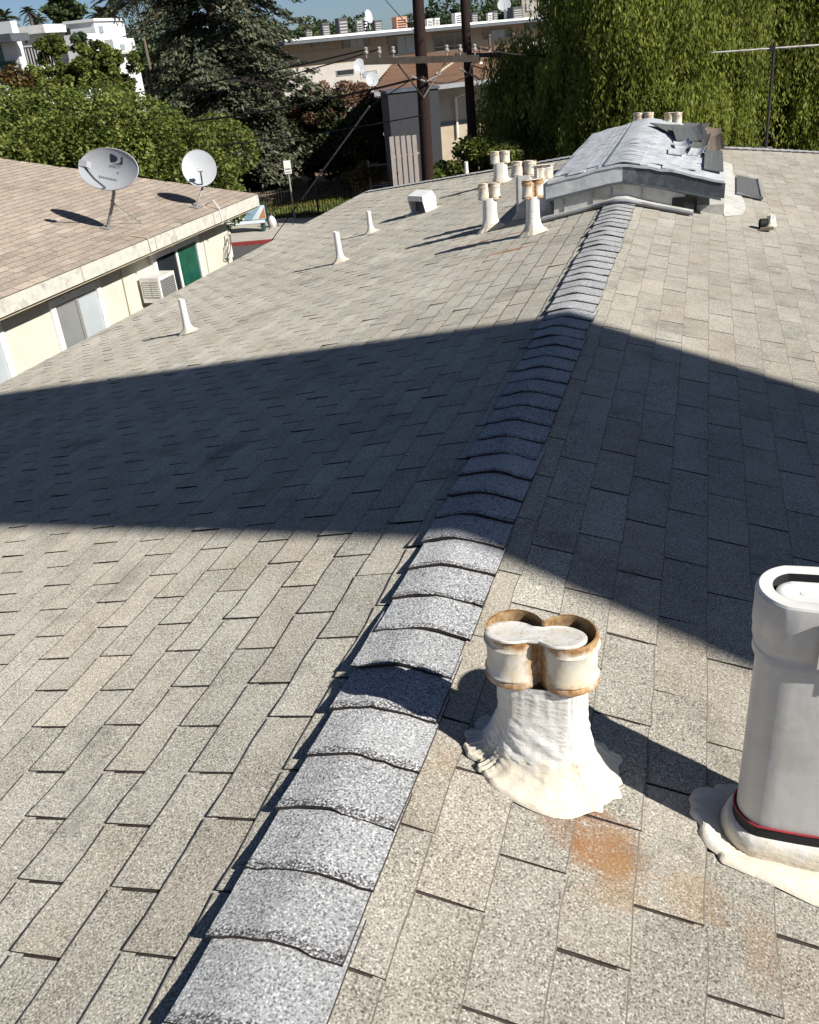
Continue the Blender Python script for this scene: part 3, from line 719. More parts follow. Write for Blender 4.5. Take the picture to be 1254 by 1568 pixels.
# curled and torn pieces on the right slope
def torn(name, x, y, dx, dy, mat, curl, tw, dz=.02, tx=0, lab=None, rx=0):
    me = slab(dx, dy, .010, rng, curl, M[mat], 6); me.name = name
    o = link(name, me, deck); o.matrix_local = on_deck(x, y, dz, tw, tx) @ Matrix.Rotation(rx, 4, 'X')
    if lab: o['label'] = lab
torn('shingle', .40, 12.0, .40, .70, 'grey_felt', .015, .45, .035, 0, 'flat torn grey shingle', .03)
torn('shingle', .56, 11.45, .34, .85, 'grey_felt', .05, .10, .075, -.12, 'curled grey shingle lifted off the silver slope', .06)
torn('shingle', .60, 12.35, .30, .80, 'grey_felt', .03, -.1, .05, -.04, None, .04)
torn('shingle', .69, 11.0, .17, 1.0, 'grey_felt', .03, -.04, .055, -.10, 'slipped grey shingle', .04)
torn('shingle', .835, 12.35, .18, 1.0, 'torn_tan', .02, 0, .03, .02, 'bare brown shingle at the right edge', .02)
torn('shingle', .84, 11.3, .18, 1.0, 'torn_tan', .04, .03, .045, -.14, 'bare brown shingle lifted at the right edge', .035)
torn('shingle', .83, 10.1, .185, 1.3, 'grey_felt', .012, 0, .026, 0, 'dull grey shingle lowest at the right edge', .015)
torn('shingle', .50, 10.75, .16, .34, 'silver', .04, .1, .03, -.18, None, .08)
torn('shingle', .66, 10.4, .15, .34, 'silver', .04, -.1, .03, -.12, None, .08)
torn('shingle', .46, 10.2, .17, .34, 'silver', .015, .04, .022, -.05)
# grey metal fascia board, folded plate front and sides
fh = .135
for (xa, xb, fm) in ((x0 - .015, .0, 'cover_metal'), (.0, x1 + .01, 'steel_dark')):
    n_ = 6; b = MB()
    for i in range(n_):
        a_, c_ = xa + (xb - xa) * i / n_, xa + (xb - xa) * (i + 1) / n_
        za, zc_ = cz(a_) - .024, cz(c_) - .024
        b.add([(a_, y0c + .01, za), (c_, y0c + .01, zc_), (c_, y0c + .01, zc_ - fh), (a_, y0c + .01, za - fh), (a_, y0c + .035, za), (c_, y0c + .035, zc_), (c_, y0c + .035, zc_ - fh), (a_, y0c + .035, za - fh)],
              [(3, 2, 1, 0), (4, 5, 6, 7), (2, 3, 7, 6), (0, 1, 5, 4)])
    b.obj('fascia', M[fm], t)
b = MB()
for x in (x0 - .002, x1 - .02):
    b.box(x, x + .022, y0c + .036, y1c, cz(x) - .026 - fh, cz(x) - .026)
b.obj('side_fascia', M['fascia_metal'], t)
b = MB()
for i in range(12):
    a_, c_ = x0 + .02 + (x1 - x0 - .04) * i / 12, x0 + .02 + (x1 - x0 - .04) * (i + 1) / 12
    za, zc_ = cz(a_) - .024 - fh, cz(c_) - .024 - fh
    b.add([(a_, y0c - .005, za - .004), (c_, y0c - .005, zc_ - .004), (c_, y0c + .03, zc_ - .002), (a_, y0c + .03, za - .002), (a_, y0c - .005, za - .022), (c_, y0c - .005, zc_ - .022), (c_, y0c + .03, zc_ - .02), (a_, y0c + .03, za - .02)],
          [(0, 1, 2, 3), (7, 6, 5, 4), (4, 5, 1, 0), (2, 6, 7, 3)])
b.obj('drip_edge', M['dark_metal'], t)
# curb under the cover, with one opening at the right
b = MB()
b.add([(x, yv, z) for (x, yv) in ((-.66, 9.17), (.58, 9.17), (.58, 13.1), (-.66, 13.1)) for z in (-.2, .03)], [(0, 2, 3, 1), (2, 4, 5, 3), (4, 6, 7, 5), (6, 0, 1, 7)])
b.add([(-.66, 9.17, .03), (.58, 9.17, .03), (0, 9.17, .17)], [(0, 1, 2)])
b.obj('curb', M['white_coat'], t)
for k in range(4):
    xx = -.56 + .23 * k + .05 * (k % 2); b = MB(); b.box(xx, xx + .006, 9.155, 9.168, -.12 + (.1 - abs(xx) * .2), .02 + (.12 - abs(xx) * .2)); b.obj('drip_streak', M['fascia_metal'], t)
b = MB(); b.box(.47, .585, 9.16, 9.1675, -.10, .0); b.obj('opening', M['dark'], t)
b = MB(); b.box(.70, .95, 9.3, 9.95, -.24, -.10); b.obj('block', M['white_coat'], t)
# white coated pan in front, with a rolled lip
b = MB(); ns = 14; V = []
for yy, dz in ((8.86, .034), (9.0, .026), (9.5, .02)):
    for i in range(ns + 1):
        x = -.78 + 1.45 * i / ns; yq = yy + (.10 if abs(x) > .2 and yy < 8.9 else (.10 * abs(x) / .2 if yy < 8.9 else 0)); V.append((x, yq, -T * (math.sqrt(x * x + .04 ** 2) - .04) + dz + .02 * math.exp(-(x / .15) ** 2)))
n1 = ns + 1
b.add(V, [(j * n1 + i, j * n1 + i + 1, (j + 1) * n1 + i + 1, (j + 1) * n1 + i) for j in range(2) for i in range(ns)])
b.add(V[:n1] + [(p[0], p[1] + .004, p[2] - .03) for p in V[:n1]], [(i, n1 + i, n1 + i + 1, i + 1) for i in range(ns)])
b.obj('pan', M['white_coat'], t, smooth=True, sharp=50)
b = MB(); b.tube([(p[0], p[1] - .006, p[2] - .004) for p in V[:n1]], .017, 8); b.obj('rolled_lip', M['fascia_metal'], t, smooth=True)

# thin white coating spilled on the shingles right of the cover
def patch_on_roof(name, poly, mat, dz, label, cat, th=.006):
    b = MB(); cx = sum(p[0] for p in poly) / len(poly); cy = sum(p[1] for p in poly) / len(poly)
    P3 = [(x - cx, y - cy, roof_z(x, y) + dz - roof_z(cx, cy)) for x, y in poly]
    b.prism(P3, (0, 0, th)); o = b.obj(name, mat, None, (cx, cy, roof_z(cx, cy))); return tag(o, label, cat)
rg = np.random.default_rng(77); pol = []
for (x, y) in ((.95, 9.25), (1.14, 9.5), (1.12, 9.9), (1.2, 10.3), (1.12, 10.8), (1.17, 11.4), (1.1, 12.0), (1.08, 12.8), (.95, 13.0), (.93, 11), (.93, 10)):
    pol.append((x + rg.normal(0, .02), y))
patch_on_roof('coating_patch', pol, M['white_coat'], .009, 'pale coating smeared on shingles along the right side of the ridge cover', 'coating')
# grey square patch with a turned edge
t = thing('roof_patch', 'dark grey square sheet lying on the right slope near the ridge cover', 'roof patch', (1.235, 11.15, roof_z(1.235, 11.15)))
q = [(1.10, 10.55), (1.36, 10.50), (1.37, 11.80), (1.13, 11.85)]
b = MB(); b.prism([(x - 1.235, y - 11.15, roof_z(x, y) - roof_z(1.235, 11.15) + .012) for x, y in q], (0, 0, .02)); b.obj('sheet', M['grey_felt'], t)
b = MB(); b.tube([(x - 1.235, y - 11.15, roof_z(x, y) - roof_z(1.235, 11.15) + .034) for x, y in (q[0], q[1], q[2])], .014, 6); b.obj('edge_strip', M['fascia_metal'], t)
# small broken vent on the right slope
bx, by = 1.285, 8.98
t = thing('broken_vent', 'small broken white vent with black mouth on the right slope', 'roof vent', (bx, by, roof_z(bx, by) + .012), rad(12))
o = [(.045 * math.cos(q), .045 * math.sin(q)) for q in np.linspace(0, 2 * math.pi, 16, endpoint=False)]
b = MB(); b.loft([[(-.02 + z, x, y + .045) for x, y in o] for z in (0, .05)]); b.loft([[(-.01, x * .9, y * .9 + .045) for x, y in o]], top=True); b.obj('mouth', M['black'], t, smooth=True)
rg = np.random.default_rng(5); b = MB(); V = []
for k in range(4):
    for (x, y) in o: V.append((x * (1.25 - .2 * k) + .075, y * (1.1 - .12 * k) + rg.normal(0, .006), .02 + .032 * k + rg.normal(0, .006)))
b.add(V, [(j * 16 + i, j * 16 + (i + 1) % 16, (j + 1) * 16 + (i + 1) % 16, (j + 1) * 16 + i) for j in range(3) for i in range(16)] + [tuple(range(48, 64)), tuple(range(16))[::-1]]); b.obj('body', M['mastic'], t, smooth=True, sharp=45)
b = MB(); b.obox((.03, -.07, .012), (.06, 0, 0), (.01, .025, 0), (0, 0, .01)); b.obj('broken_flap', M['torn_tan'], t)

# antenna
AX, AY = 1.64, 15.3; az0 = roof_z(AX, AY)
t = thing('antenna', 'thin television antenna mast with a silver boom before the green tree', 'antenna', (AX, AY, az0))
b = MB(); b.tube([(0, 0, 0), (-.01, 0, .8), (-.02, 0, 1.48)], .021, 8); b.obj('mast', M['iron'], t, smooth=True)
bd = Vector((1.0, .28, -.02)).normalized(); b = MB(); b.tube([Vector((-.02, 0, 1.40)) - bd * .88, Vector((-.02, 0, 1.40)) + bd * 1.0], .014, 6); bo_ = b.obj('boom', M['bracket'], t)
for k, l in ((-.85, .35), (-.5, .42), (-.22, .3), (.05, .5), (.35, .55), (.7, .62), (.95, .66)):
    c = Vector((-.02, 0, 1.40)) + bd * k; pe = Vector((-bd.y, bd.x, 0)); b = MB(); b.tube([c - pe * l, c + pe * l], .0055, 5); b.obj('element', M['bracket'], bo_)
b = MB(); b.obox((-.02 - .04, 0, 1.40), (.05, 0, 0), (0, .03, 0), (0, 0, .03)); b.obj('clamp', M['iron'], t)
b = MB(); b.obox((0, 0, .03), (.09, 0, 0), (0, .09, 0), (0, 0, .03)); b.obj('foot', M['bracket'], t)

# ============================================================ NEIGHBOUR HOUSE ON THE LEFT
EX, EZ, RUN = -9.5, -1.44, 6.3
nb = thing('cream_house', 'cream stucco house with tan shingled roof beside us on the left', 'house', (0, 0, 0))
YN0, YA, YB = -4.0, 20.35, 18.75          # near end, far end at the eave, far end at the ridge
RX = EX - RUN; RZ = EZ + .22 * RUN
b = MB(); tp = [(EX, YN0, EZ), (EX, YA, EZ), (RX, YB, RZ), (RX, YN0, RZ), (RX - RUN, YA, EZ), (RX - RUN, YN0, EZ)]
lw = [(x, y, z - .05) for x, y, z in tp]
b.add(tp + lw, [(0, 1, 2, 3), (3, 2, 4, 5), (9, 8, 7, 6), (11, 10, 8, 9), (0, 6, 7, 1), (1, 7, 8, 2), (2, 8, 10, 4), (5, 11, 6, 0, 3, 9) if False else (4, 10, 11, 5), (0, 3, 9, 6), (3, 5, 11, 9)])
nroof = b.obj('roof', M['asphalt_edge'], nb)
An = math.atan(.22); cn, sn_ = math.cos(An), math.sin(An)
def place_nb(s, y):   # s measured up the slope from the eave
    up = Vector((-cn, 0, sn_)); nrm = Vector((sn_, 0, cn)); ex = Vector((0, 1, 0)); o = Vector((EX, y, EZ)) + up * s
    return Matrix(((ex.x, up.x, nrm.x, o.x), (ex.y, up.y, nrm.y, o.y), (ex.z, up.z, nrm.z, o.z), (0, 0, 0, 1)))
nrows = []; W2 = .40; E2 = .19
for k in range(int(RUN / cn / E2)):
    s = -.02 + E2 * k; yend = YA + (YB - YA) * max(0, s * cn) / RUN; segs = []; y = YN0 + (.2 if k % 2 else 0) + .03 * math.sin(k * 2.3)
    while y < yend:
        a_, c_ = max(y + .0045, YN0), min(y + W2 - .0045, yend)
        if c_ - a_ > .06: segs.append((a_, c_))
        y += W2
    nrows.append((s, segs))
def nb_score(P):
    q = to_px(P)
    if q[2] < .3 or q[0] < -10 or q[0] > 400 or q[1] < 200 or q[1] > 480: return -1
    return 1 / q[2]
lay_shingles(nroof, place_nb, nrows, [M['brown_shingle'], M['asphalt_edge'], M['worn_edge']], W2 - .009, .22, .0055, 300, nb_score, seed=9)
b = MB(); b.box(EX - .02, EX + .035, YN0, YA + .03, EZ - .265, EZ - .012); fsc = b.obj('fascia', M['fascia_paint'], nb)
b = MB()
for yy in np.arange(YN0, YA, 2.45): b.box(EX - .005, EX + .045, yy, yy + .02, EZ - .26, EZ - .013)
b.obj('fascia_joint', M['soffit'], nb)
b = MB(); b.box(EX - .52, EX - .021, YN0, YA, EZ - .32, EZ - .27); b.obj('soffit', M['soffit'], nb)
b = MB(); b.add([(EX - .03, YA, EZ - .06), (EX - .03, YA + .04, EZ - .06), (EX - .03, YA + .04, EZ - .30), (EX - .03, YA, EZ - .30), (RX, YB, RZ - .06), (RX, YB + .04, RZ - .06), (RX, YB + .04, RZ - .30), (RX, YB, RZ - .30)],
      [(0, 1, 2, 3), (7, 6, 5, 4), (0, 4, 5, 1), (1, 5, 6, 2), (2, 6, 7, 3), (3, 7, 4, 0)]); b.obj('barge_board', M['fascia_paint'], nb)
WX = EX - .5; WYE = 19.55
b = MB(); b.box(RX - RUN + .5, WX, YN0 + .3, WYE, -7, EZ - .33); b.obj('wall', M['stucco'], nb)
b = MB(); b.add([(WX, WYE - .02, EZ - .33), (RX, YB - .4, RZ - .3), (RX - RUN + .5, WYE - .02, EZ - .33)], [(0, 1, 2)]); b.obj('gable', M['stucco'], nb)
def nb_window(ya, yb, zt_, zb_, panes, mull=.5):
    fr = .13; X = WX + .003
    b = MB()
    b.box(X, X + .045, ya - fr, yb + fr, zt_, zt_ + fr); b.box(X, X + .045, ya - fr, ya, zb_, zt_ - .001); b.box(X, X + .045, yb, yb + fr, zb_, zt_ - .001); b.box(X, X + .07, ya - fr - .03, yb + fr + .03, zb_ - fr, zb_ - .001)
    w = b.obj('window', M['white_trim'], nb)
    ym = ya + (yb - ya) * mull
    b = MB(); b.box(X, X + .03, ym - .035, ym + .035, zb_, zt_ - .001); b.box(X, X + .02, ya, ym - .036, zt_ - .05, zt_ - .001); b.box(X, X + .02, ym + .036, yb, zt_ - .05, zt_ - .001); b.obj('sash', M['white_trim'] if panes[1] != 'glass_white' else M['bracket'], w)
    b = MB(); b.box(X, X + .008, ya, ym - .036, zb_, zt_ - .052); b.obj('pane', M[panes[0]], w)
    b = MB(); b.box(X, X + .012, ym + .036, yb, zb_, zt_ - .052); b.obj('pane', M[panes[1]], w)
nb_window(9.9, 11.35, -2.03, -3.25, ('glass_grey', 'glass_white'))
nb_window(12.85, 14.1, -2.06, -3.3, ('glass_grey', 'glass_white'))
nb_window(16.25, 17.95, -1.98, -3.3, ('glass_dark', 'glass_green'))
nb_window(6.4, 7.8, -2.03, -3.25, ('glass_grey', 'glass_white'))
# window air conditioner
t = thing('air_conditioner', 'white window air conditioner jutting from the cream wall', 'air conditioner', (WX, 15.75, -2.72))
b = MB(); b.box(.08, .52, -.31, .31, 0, .50); body = b.obj('casing', M['white_metal'], t)
b = MB(); b.box(.521, .531, -.26, .26, .06, .44); b.obj('grille', M['bracket'], t)
for k in range(9):
    b = MB(); b.box(.532, .538, -.26, .26, .08 + .04 * k, .095 + .04 * k); b.obj('grille_bar', M['dark_metal'], t)
for k in (0, 1):
    b = MB(); b.box(.13 + .19 * k, .29 + .19 * k, -.3165, -.3105, .10, .42); v_ = b.obj('side_vent', M['bracket'], t)
    b = MB()
    for j in range(7): b.box(.135 + .19 * k, .285 + .19 * k, -.322, -.317, .12 + .042 * j, .14 + .042 * j)
    b.obj('louvre', M['white_metal'], v_)
b = MB(); b.add([(.08, -.28, -.30), (.08, -.24, -.30), (.5, -.24, -.02), (.5, -.28, -.02), (.08, -.28, -.22), (.08, -.24, -.22), (.42, -.24, -.005), (.42, -.28, -.005)], [(0, 1, 2, 3), (4, 7, 6, 5), (0, 3, 7, 4), (1, 5, 6, 2), (2, 6, 7, 3), (0, 4, 5, 1)]); b.obj('bracket', M['bracket'], t)
# cables on the wall and over the fascia
def cable(name, pts, r, mat, label, cat, group=None):
    b = MB(); p0 = Vector(pts[0]); b.tube([Vector(p) - p0 for p in pts], r, 6); return tag(b.obj(name, M[mat], None, p0, smooth=True), label, cat, group)
cable('cable', [(EX - .3, 15.3, EZ + .08), (EX + .045, 15.35, EZ + .03), (EX + .05, 15.37, EZ - .3), (WX + .02, 15.0, EZ - .36), (WX + .02, 14.95, -3.4)], .012, 'soffit', 'thin brown cable running down the cream wall left of the air conditioner', 'cable')
cable('cable', [(EX - .35, 18.5, EZ + .1), (EX - .1, 18.4, EZ + .2), (EX + .045, 18.35, EZ + .05), (EX + .05, 18.4, EZ - .31), (WX + .02, 18.35, EZ - .36), (WX + .02, 18.3, -3.6)], .013, 'white_metal', 'pale cable looping over the fascia below the small dish', 'cable')
cable('cable', [(EX + .04, 16.2, EZ - .31), (WX + .02, 16.0, EZ - .34), (WX + .02, 16.02, -2.1)], .010, 'soffit', 'thin cable dropping to the corner of the window above the air conditioner', 'cable')
# conduit box at the far wall corner
t = thing('meter_conduit', 'white conduit and junction box with loose wires on the far wall corner', 'conduit', (WX, 19.3, -2.75))
b = MB(); b.box(.005, .12, -.10, .10, .05, .33); b.obj('junction_box', M['white_metal'], t)
b = MB(); b.tube([(.05, .02, .33), (.05, .03, .55), (.16, .05, .62)], .035, 8); b.obj('weatherhead', M['white_metal'], t, smooth=True)
b = MB(); b.tube([(.05, 0, .05), (.05, 0, -1.5)], .03, 8); b.obj('conduit', M['white_metal'], t, smooth=True)
b = MB(); b.tube([(.16, .05, .6), (.24, -.1, .45), (.2, -.2, .2), (.08, -.12, .1)], .013, 6); b.tube([(.15, .05, .6), (.2, -.18, .4), (.16, -.26, .15), (.06, -.1, .0)], .013, 6); b.obj('loose_wire', M['torn_tan'], t, smooth=True)

# satellite dishes
def dish(label, C, n, ru, rv, roll, base, lnb_len, dark_arm, logo=False, seed=1):
    base = Vector(base); t = thing('satellite_dish', label, 'satellite dish', base, 0, 'satellite dishes on the tan roof')
    C = Vector(C) - base; n = Vector(n).normalized()
    u = Vector((0, 0, 1)).cross(n).normalized(); v = n.cross(u)
    q = Quaternion(n, roll); u = q @ u; v = q @ v
    dep = .16 * ru
    def P(a, b_, off=0): return C + u * (a * ru) + v * (b_ * rv) + n * (dep * (a * a + b_ * b_) - dep * .5 + off)
    b = MB(); nr, na = 7, 40
    for side, off in ((0, 0), (1, -.012)):
        V = [P(0, 0, off)] + [P(r / nr * math.cos(a), r / nr * math.sin(a), off) for r in range(1, nr + 1) for a in np.linspace(0, 2 * math.pi, na, endpoint=False)]
        F = [(0, 1 + k, 1 + (k + 1) % na) for k in range(na)] + [(1 + (r - 1) * na + k, 1 + r * na + k, 1 + r * na + (k + 1) % na, 1 + (r - 1) * na + (k + 1) % na) for r in range(1, nr) for k in range(na)]
        b.add(V, F if side == 0 else [f[::-1] for f in F])
    ref = b.obj('reflector', M['dish_grey'], t, smooth=True, sharp=60, fix=False)
    b = MB(); b.tube([P(math.cos(a), math.sin(a), -.006) for a in np.linspace(0, 2 * math.pi, 49)], .010, 6, False); b.obj('rim', M['dish_grey'], ref, smooth=True)
    bot = P(0, -.92, -.03); f = C + n * lnb_len - v * (rv * .35)
    b = MB(); b.tube([bot, bot.lerp(f, .55) - v * .05, f - v * .03], .020 if dark_arm else .017, 8); arm = b.obj('feed_arm', M['dark_metal'], t, smooth=True)
    b = MB(); s_ = .085 if dark_arm else .05
    b.obox(f + v * .02, u * s_ * 1.1, v * s_ * .65, n * s_ * .7); b.tube([f + v * .02 - n * s_ * .6, f + v * .02 - n * s_ * 1.3], s_ * .55, 10); b.obj('feed_horn', M['dish_grey'], arm)
    bk = P(0, -.55, -.02) - n * .07
    b = MB(); b.tube([P(0, -.3, -.015), P(0, -.3, -.015) - n * .10, bk], .045, 8); b.obj('back_bracket', M['dark_metal'], t, smooth=True)
    b = MB(); mid = bk.lerp(Vector((0, 0, .05)), .55) + Vector((.06, 0, 0)); b.tube([bk, bk + Vector((0, 0, -.16)), mid, Vector((0, 0, .02))], .032 if dark_arm else .024, 10); b.obj('mast', M['bracket'], t, smooth=True)
    b = MB(); b.obox((0, 0, .015), (.10, 0, -.022), (0, .13, 0), (.003, 0, .014)); b.obj('foot', M['bracket'], t)
    if dark_arm:
        for e in ((.55, .25, -.12), (.30, .75, -.06)):
            b = MB(); b.tube([mid + Vector((0, 0, .12)), e], .009, 6); b.obj('strut', M['bracket'], t)
    if logo:
        def stick(name, polys, mat):
            b = MB()
            for pl_ in polys:
                k = len(pl_); V = [P(x, y_, .007) for x, y_ in pl_] + [P(x, y_, .003) for x, y_ in pl_]
                b.add(V, [tuple(range(k))] + [(i, k + i, k + (i + 1) % k, (i + 1) % k) for i in range(k)])
            return b.obj(name, mat, ref, fix=False)
        left = [(-.06, .78), (-.06, .40)] + [(-.06 + .24 * math.cos(a), .57 + .17 * math.sin(a)) for a in np.linspace(-.95, .95, 9)]
        right = [(.36, .68), (.36, .36), (.02, .36)] + [(.10 + .24 * math.cos(a) - .02, .55 + .2 * math.sin(a)) for a in np.linspace(-1.1, .5, 8)]
        stick('emblem', [left, right], M['ink'])
        def text(s, x, y_, h, mat, name, shear=0):
            cu = bpy.data.curves.new('t', 'FONT'); cu.body = s; cu.size = 1; cu.shear = shear; cu.align_x = 'CENTER'
            ob = bpy.data.objects.new('t', cu); COL.objects.link(ob); dg = bpy.context.evaluated_depsgraph_get(); me = bpy.data.meshes.new_from_object(ob.evaluated_get(dg)); bpy.data.objects.remove(ob)
            for vv in me.vertices: vv.co = P(x + vv.co.x * h / ru * rv, y_ + vv.co.y * h, .006)
            me.materials.clear(); me.materials.append(mat); me.name = name; link(name, me, ref)
        text('DIRECTV', .10, .16, .19, M['ink_grey'], 'lettering')
        b = MB(); pts = [P(-.36 + .62 * k / 60 + .012 * math.sin(k * 1.9), -.36 - .06 * k / 60 + .055 * math.sin(k * .95) * (1.5 if k in range(0, 6) else 1), .007) for k in range(61)]
        b.tube(pts, .007, 5); b.obj('script_lettering', M['ink_grey'], ref)
        b = MB(); b.tube([P(.2, -.03, .006), P(.26, -.08, .006)], .006, 5); b.obj('scratch', M['ink_grey'], ref)
    return t
def onL(q):
    d = ray(q); k = (EZ + .22 * EX - .22 * CAM[0] - CAM[2]) / (d[2] + .22 * d[0]); return CAM + k * d
c1 = np.array([-10.0, 15.43, -.16]); c2 = np.array([-9.79, 18.39, -.565])
dish('wide oval grey satellite dish carrying a dark emblem on the tan roof', c1, (-.06, -.88, .44), .70, .385, rad(-8), onL((165, 350)), .66, True, True)
dish('small round grey satellite dish near the far roof corner', c2, (.50, -.78, .36), .365, .385, 0, onL((301, 318)), .30, False)

# ============================================================ TREES
def rot_quads(C, size, rng, up_bias=.35, aspect=1.0, droop=0.0):
    n = len(C); nr = rng.normal(size=(n, 3)); nr[:, 2] = np.abs(nr[:, 2]) + up_bias; nr /= np.linalg.norm(nr, axis=1)[:, None]
    a = rng.normal(size=(n, 3)); a[:, 2] -= droop; u = a - nr * (a * nr).sum(1)[:, None]; u /= np.linalg.norm(u, axis=1)[:, None]; w = np.cross(nr, u)
    s = size * rng.uniform(.6, 1.35, n)[:, None]
    return np.stack([C - u * s * aspect * .5, C + w * s * .36, C + u * s * aspect * .5, C - w * s * .36], 1)
def clump_points(clumps, n, rng, shell=.55):
    cl = np.array([c for c, r in clumps], float); rr = np.array([r for c, r in clumps], float)
    vol = rr.prod(1) ** (2 / 3); idx = rng.choice(len(cl), n, p=vol / vol.sum())
    d = rng.normal(size=(n, 3)); d /= np.linalg.norm(d, axis=1)[:, None]
    k = shell + (1 - shell) * rng.uniform(0, 1, n) ** .5; k *= 1 + rng.normal(0, .06, n)
    return cl[idx] + d * rr[idx] * k[:, None]
def trunk_mesh(base, topv, r, branches, rng):
    b = MB(); base = Vector(base); topv = Vector(topv)
    mid = base.lerp(topv, .5) + Vector((rng.normal(0, .15), rng.normal(0, .15), 0))
    b.tube([base, base.lerp(mid, .5), mid, topv], [r * 1.25, r, r * .8, r * .45], 9)
    for e in branches:
        e = Vector(e); s = base.lerp(topv, rng.uniform(.45, .9)); m_ = s.lerp(e, .5) + Vector((0, 0, .12 * (e - s).length)); b.tube([s, m_, e], [r * .42, r * .28, r * .1], 6)
    return b
def tree(name, label, cat, base, clumps, nleaf, size, mat, trunk_r=.22, seed=1, group=None, aspect=1.2, up=.35, droop=0, shell=.5, extra=None):
    rng = np.random.default_rng(seed); t = thing(name, label, cat, base, 0, group); B = np.array(base, float)
    cl = [(np.array(c, float) - B, r) for c, r in clumps]
    nleaf = int(nleaf * 1.0); P = clump_points(cl, nleaf, rng, shell); V = rot_quads(P, size, rng, up, aspect, droop)
    if extra is not None: V = np.concatenate([V, extra - B])
    link('crown', quads_mesh('crown', V, M[mat]), t)
    tc = np.mean([c for c, r in cl], 0)
    b = trunk_mesh((0, 0, 0), (tc[0], tc[1], tc[2]), trunk_r, [c for c, r in cl[:9]], rng); b.obj('trunk', M['bark'], t, smooth=True, fix=False)
    return t
def blob_clumps(c, R, n, rs, rng, flat=.75):
    """clumps spread over an ellipsoid's outside"""
    out = []
    for i in range(n):
        d = rng.normal(size=3); d /= np.linalg.norm(d); k = rng.uniform(.35, .95)
        r = rs * rng.uniform(.65, 1.35); out.append((np.array(c) + d * np.array(R) * k, (r, r, r * flat)))
    return out

# --- pepper tree on the right: weeping strands
def pepper(name, label, c, R, base, ncl, seed, leaf=.10, per_cl=64):
    """weeping crown: domes of hanging strands over a filled interior"""
    rng = np.random.default_rng(seed); c = np.array(c, float); R = np.array(R, float)
    d = rng.normal(size=(ncl, 3)); d /= np.linalg.norm(d, axis=1)[:, None]
    fl_ = (d[:, 1] > 0) & (rng.uniform(0, 1, ncl) < .6); d[fl_, 1] *= -1
    k = np.where(rng.uniform(0, 1, ncl) < .8, rng.uniform(.82, 1.06, ncl), rng.uniform(.4, .8, ncl)); bc = c + d * R * k[:, None]
    cr = rng.uniform(.5, 1.0, ncl)
    kk = np.repeat(np.arange(ncl), per_cl); n = len(kk)
    e = rng.normal(size=(n, 3)); e /= np.linalg.norm(e, axis=1)[:, None]; e[:, 2] = np.abs(e[:, 2])
    st = bc[kk] + e * cr[kk][:, None] * np.array([1, 1, .75]) * rng.uniform(.55, 1, n)[:, None]
    ln = rng.uniform(.7, 1.9, n) * cr[kk]
    quads = []; per = 21; sway = rng.normal(0, .10, (n, 2)) + e[:, :2] * .12
    for j in range(per):
        f = (j + rng.uniform(-.3, .3, n)) / per
        p = st.copy(); p[:, 2] -= ln * f; p[:, :2] += sway * (f * ln)[:, None]; p += rng.normal(0, .05, p.shape)
        u = np.stack([rng.normal(0, .40, n), rng.normal(0, .40, n), -np.ones(n)], 1); u /= np.linalg.norm(u, axis=1)[:, None]
        a = rng.normal(size=(n, 3)) + e * 1.2 + np.array([0, 0, .3]); w = np.cross(u, a); w /= np.linalg.norm(w, axis=1)[:, None]
        s = leaf * rng.uniform(.7, 1.4, n)[:, None]
        quads.append(np.stack([p - u * s * .6, p + w * s * .24, p + u * s * .75, p - w * s * .24], 1))
    V = np.concatenate(quads); B = np.array(base, float); t = thing(name, label, 'tree', base)
    m_ = int(90 * ncl); q = rng.normal(size=(m_, 3)); q /= np.linalg.norm(q, axis=1)[:, None]
    P = c + q * R * (rng.uniform(.15, .72, m_) ** .5)[:, None]; V = np.concatenate([V, rot_quads(P, .17, rng, .1, 1.8, 1.0)])
    link('crown', quads_mesh('crown', V - B, M['leaf_pepper']), t)
    b = trunk_mesh((0, 0, 0), tuple(c - B + np.array([0, 0, R[2] * .3])), .42, [tuple(v - B) for v in bc[:14]], rng); b.obj('trunk', M['bark'], t, smooth=True, fix=False)
pepper('pepper_tree', 'huge weeping pepper tree filling the upper right corner behind the antenna', (5.4, 30.5, .6), (7.4, 4.2, 7.4), (5.4, 30.5, -7), 480, 3, .085, 34)
c = at((992, 70), 25.4)
pepper('pepper_tree', 'tall weeping pepper tree rising straight behind the silver ridge cover', (c[0], c[1], c[2] - .6), (2.3, 2.5, 4.4), (c[0], c[1], -7), 210, 13, .08, 36)
c = at((1225, 30), 28.2)
pepper('pepper_tree', 'weeping pepper tree at the right edge of the photo beyond the hip', (c[0], c[1], c[2] - .8), (2.5, 2.3, 5.2), (c[0], c[1], -7), 240, 15, .08, 36)
c = at((828, 165), 27.5)
pepper('pepper_tree', 'lower drooping pepper tree reaching left toward the poles behind the roof', (c[0], c[1], c[2] - .3), (1.35, 1.8, 1.9), (c[0], c[1], -7), 95, 6, .08, 44)
# --- low green bush under the poles
rng = np.random.default_rng(12)
c = at((765, 205), 24); tree('leafy_shrub', 'bright leafy shrub between the second pole and the white twin flue', 'shrub', (c[0], c[1], -7), blob_clumps(c - np.array([.3, 0, 1.1]), (1.9, 1.2, .9), 34, .34, rng), 20000, .09, 'leaf_ficus', .12, 14)
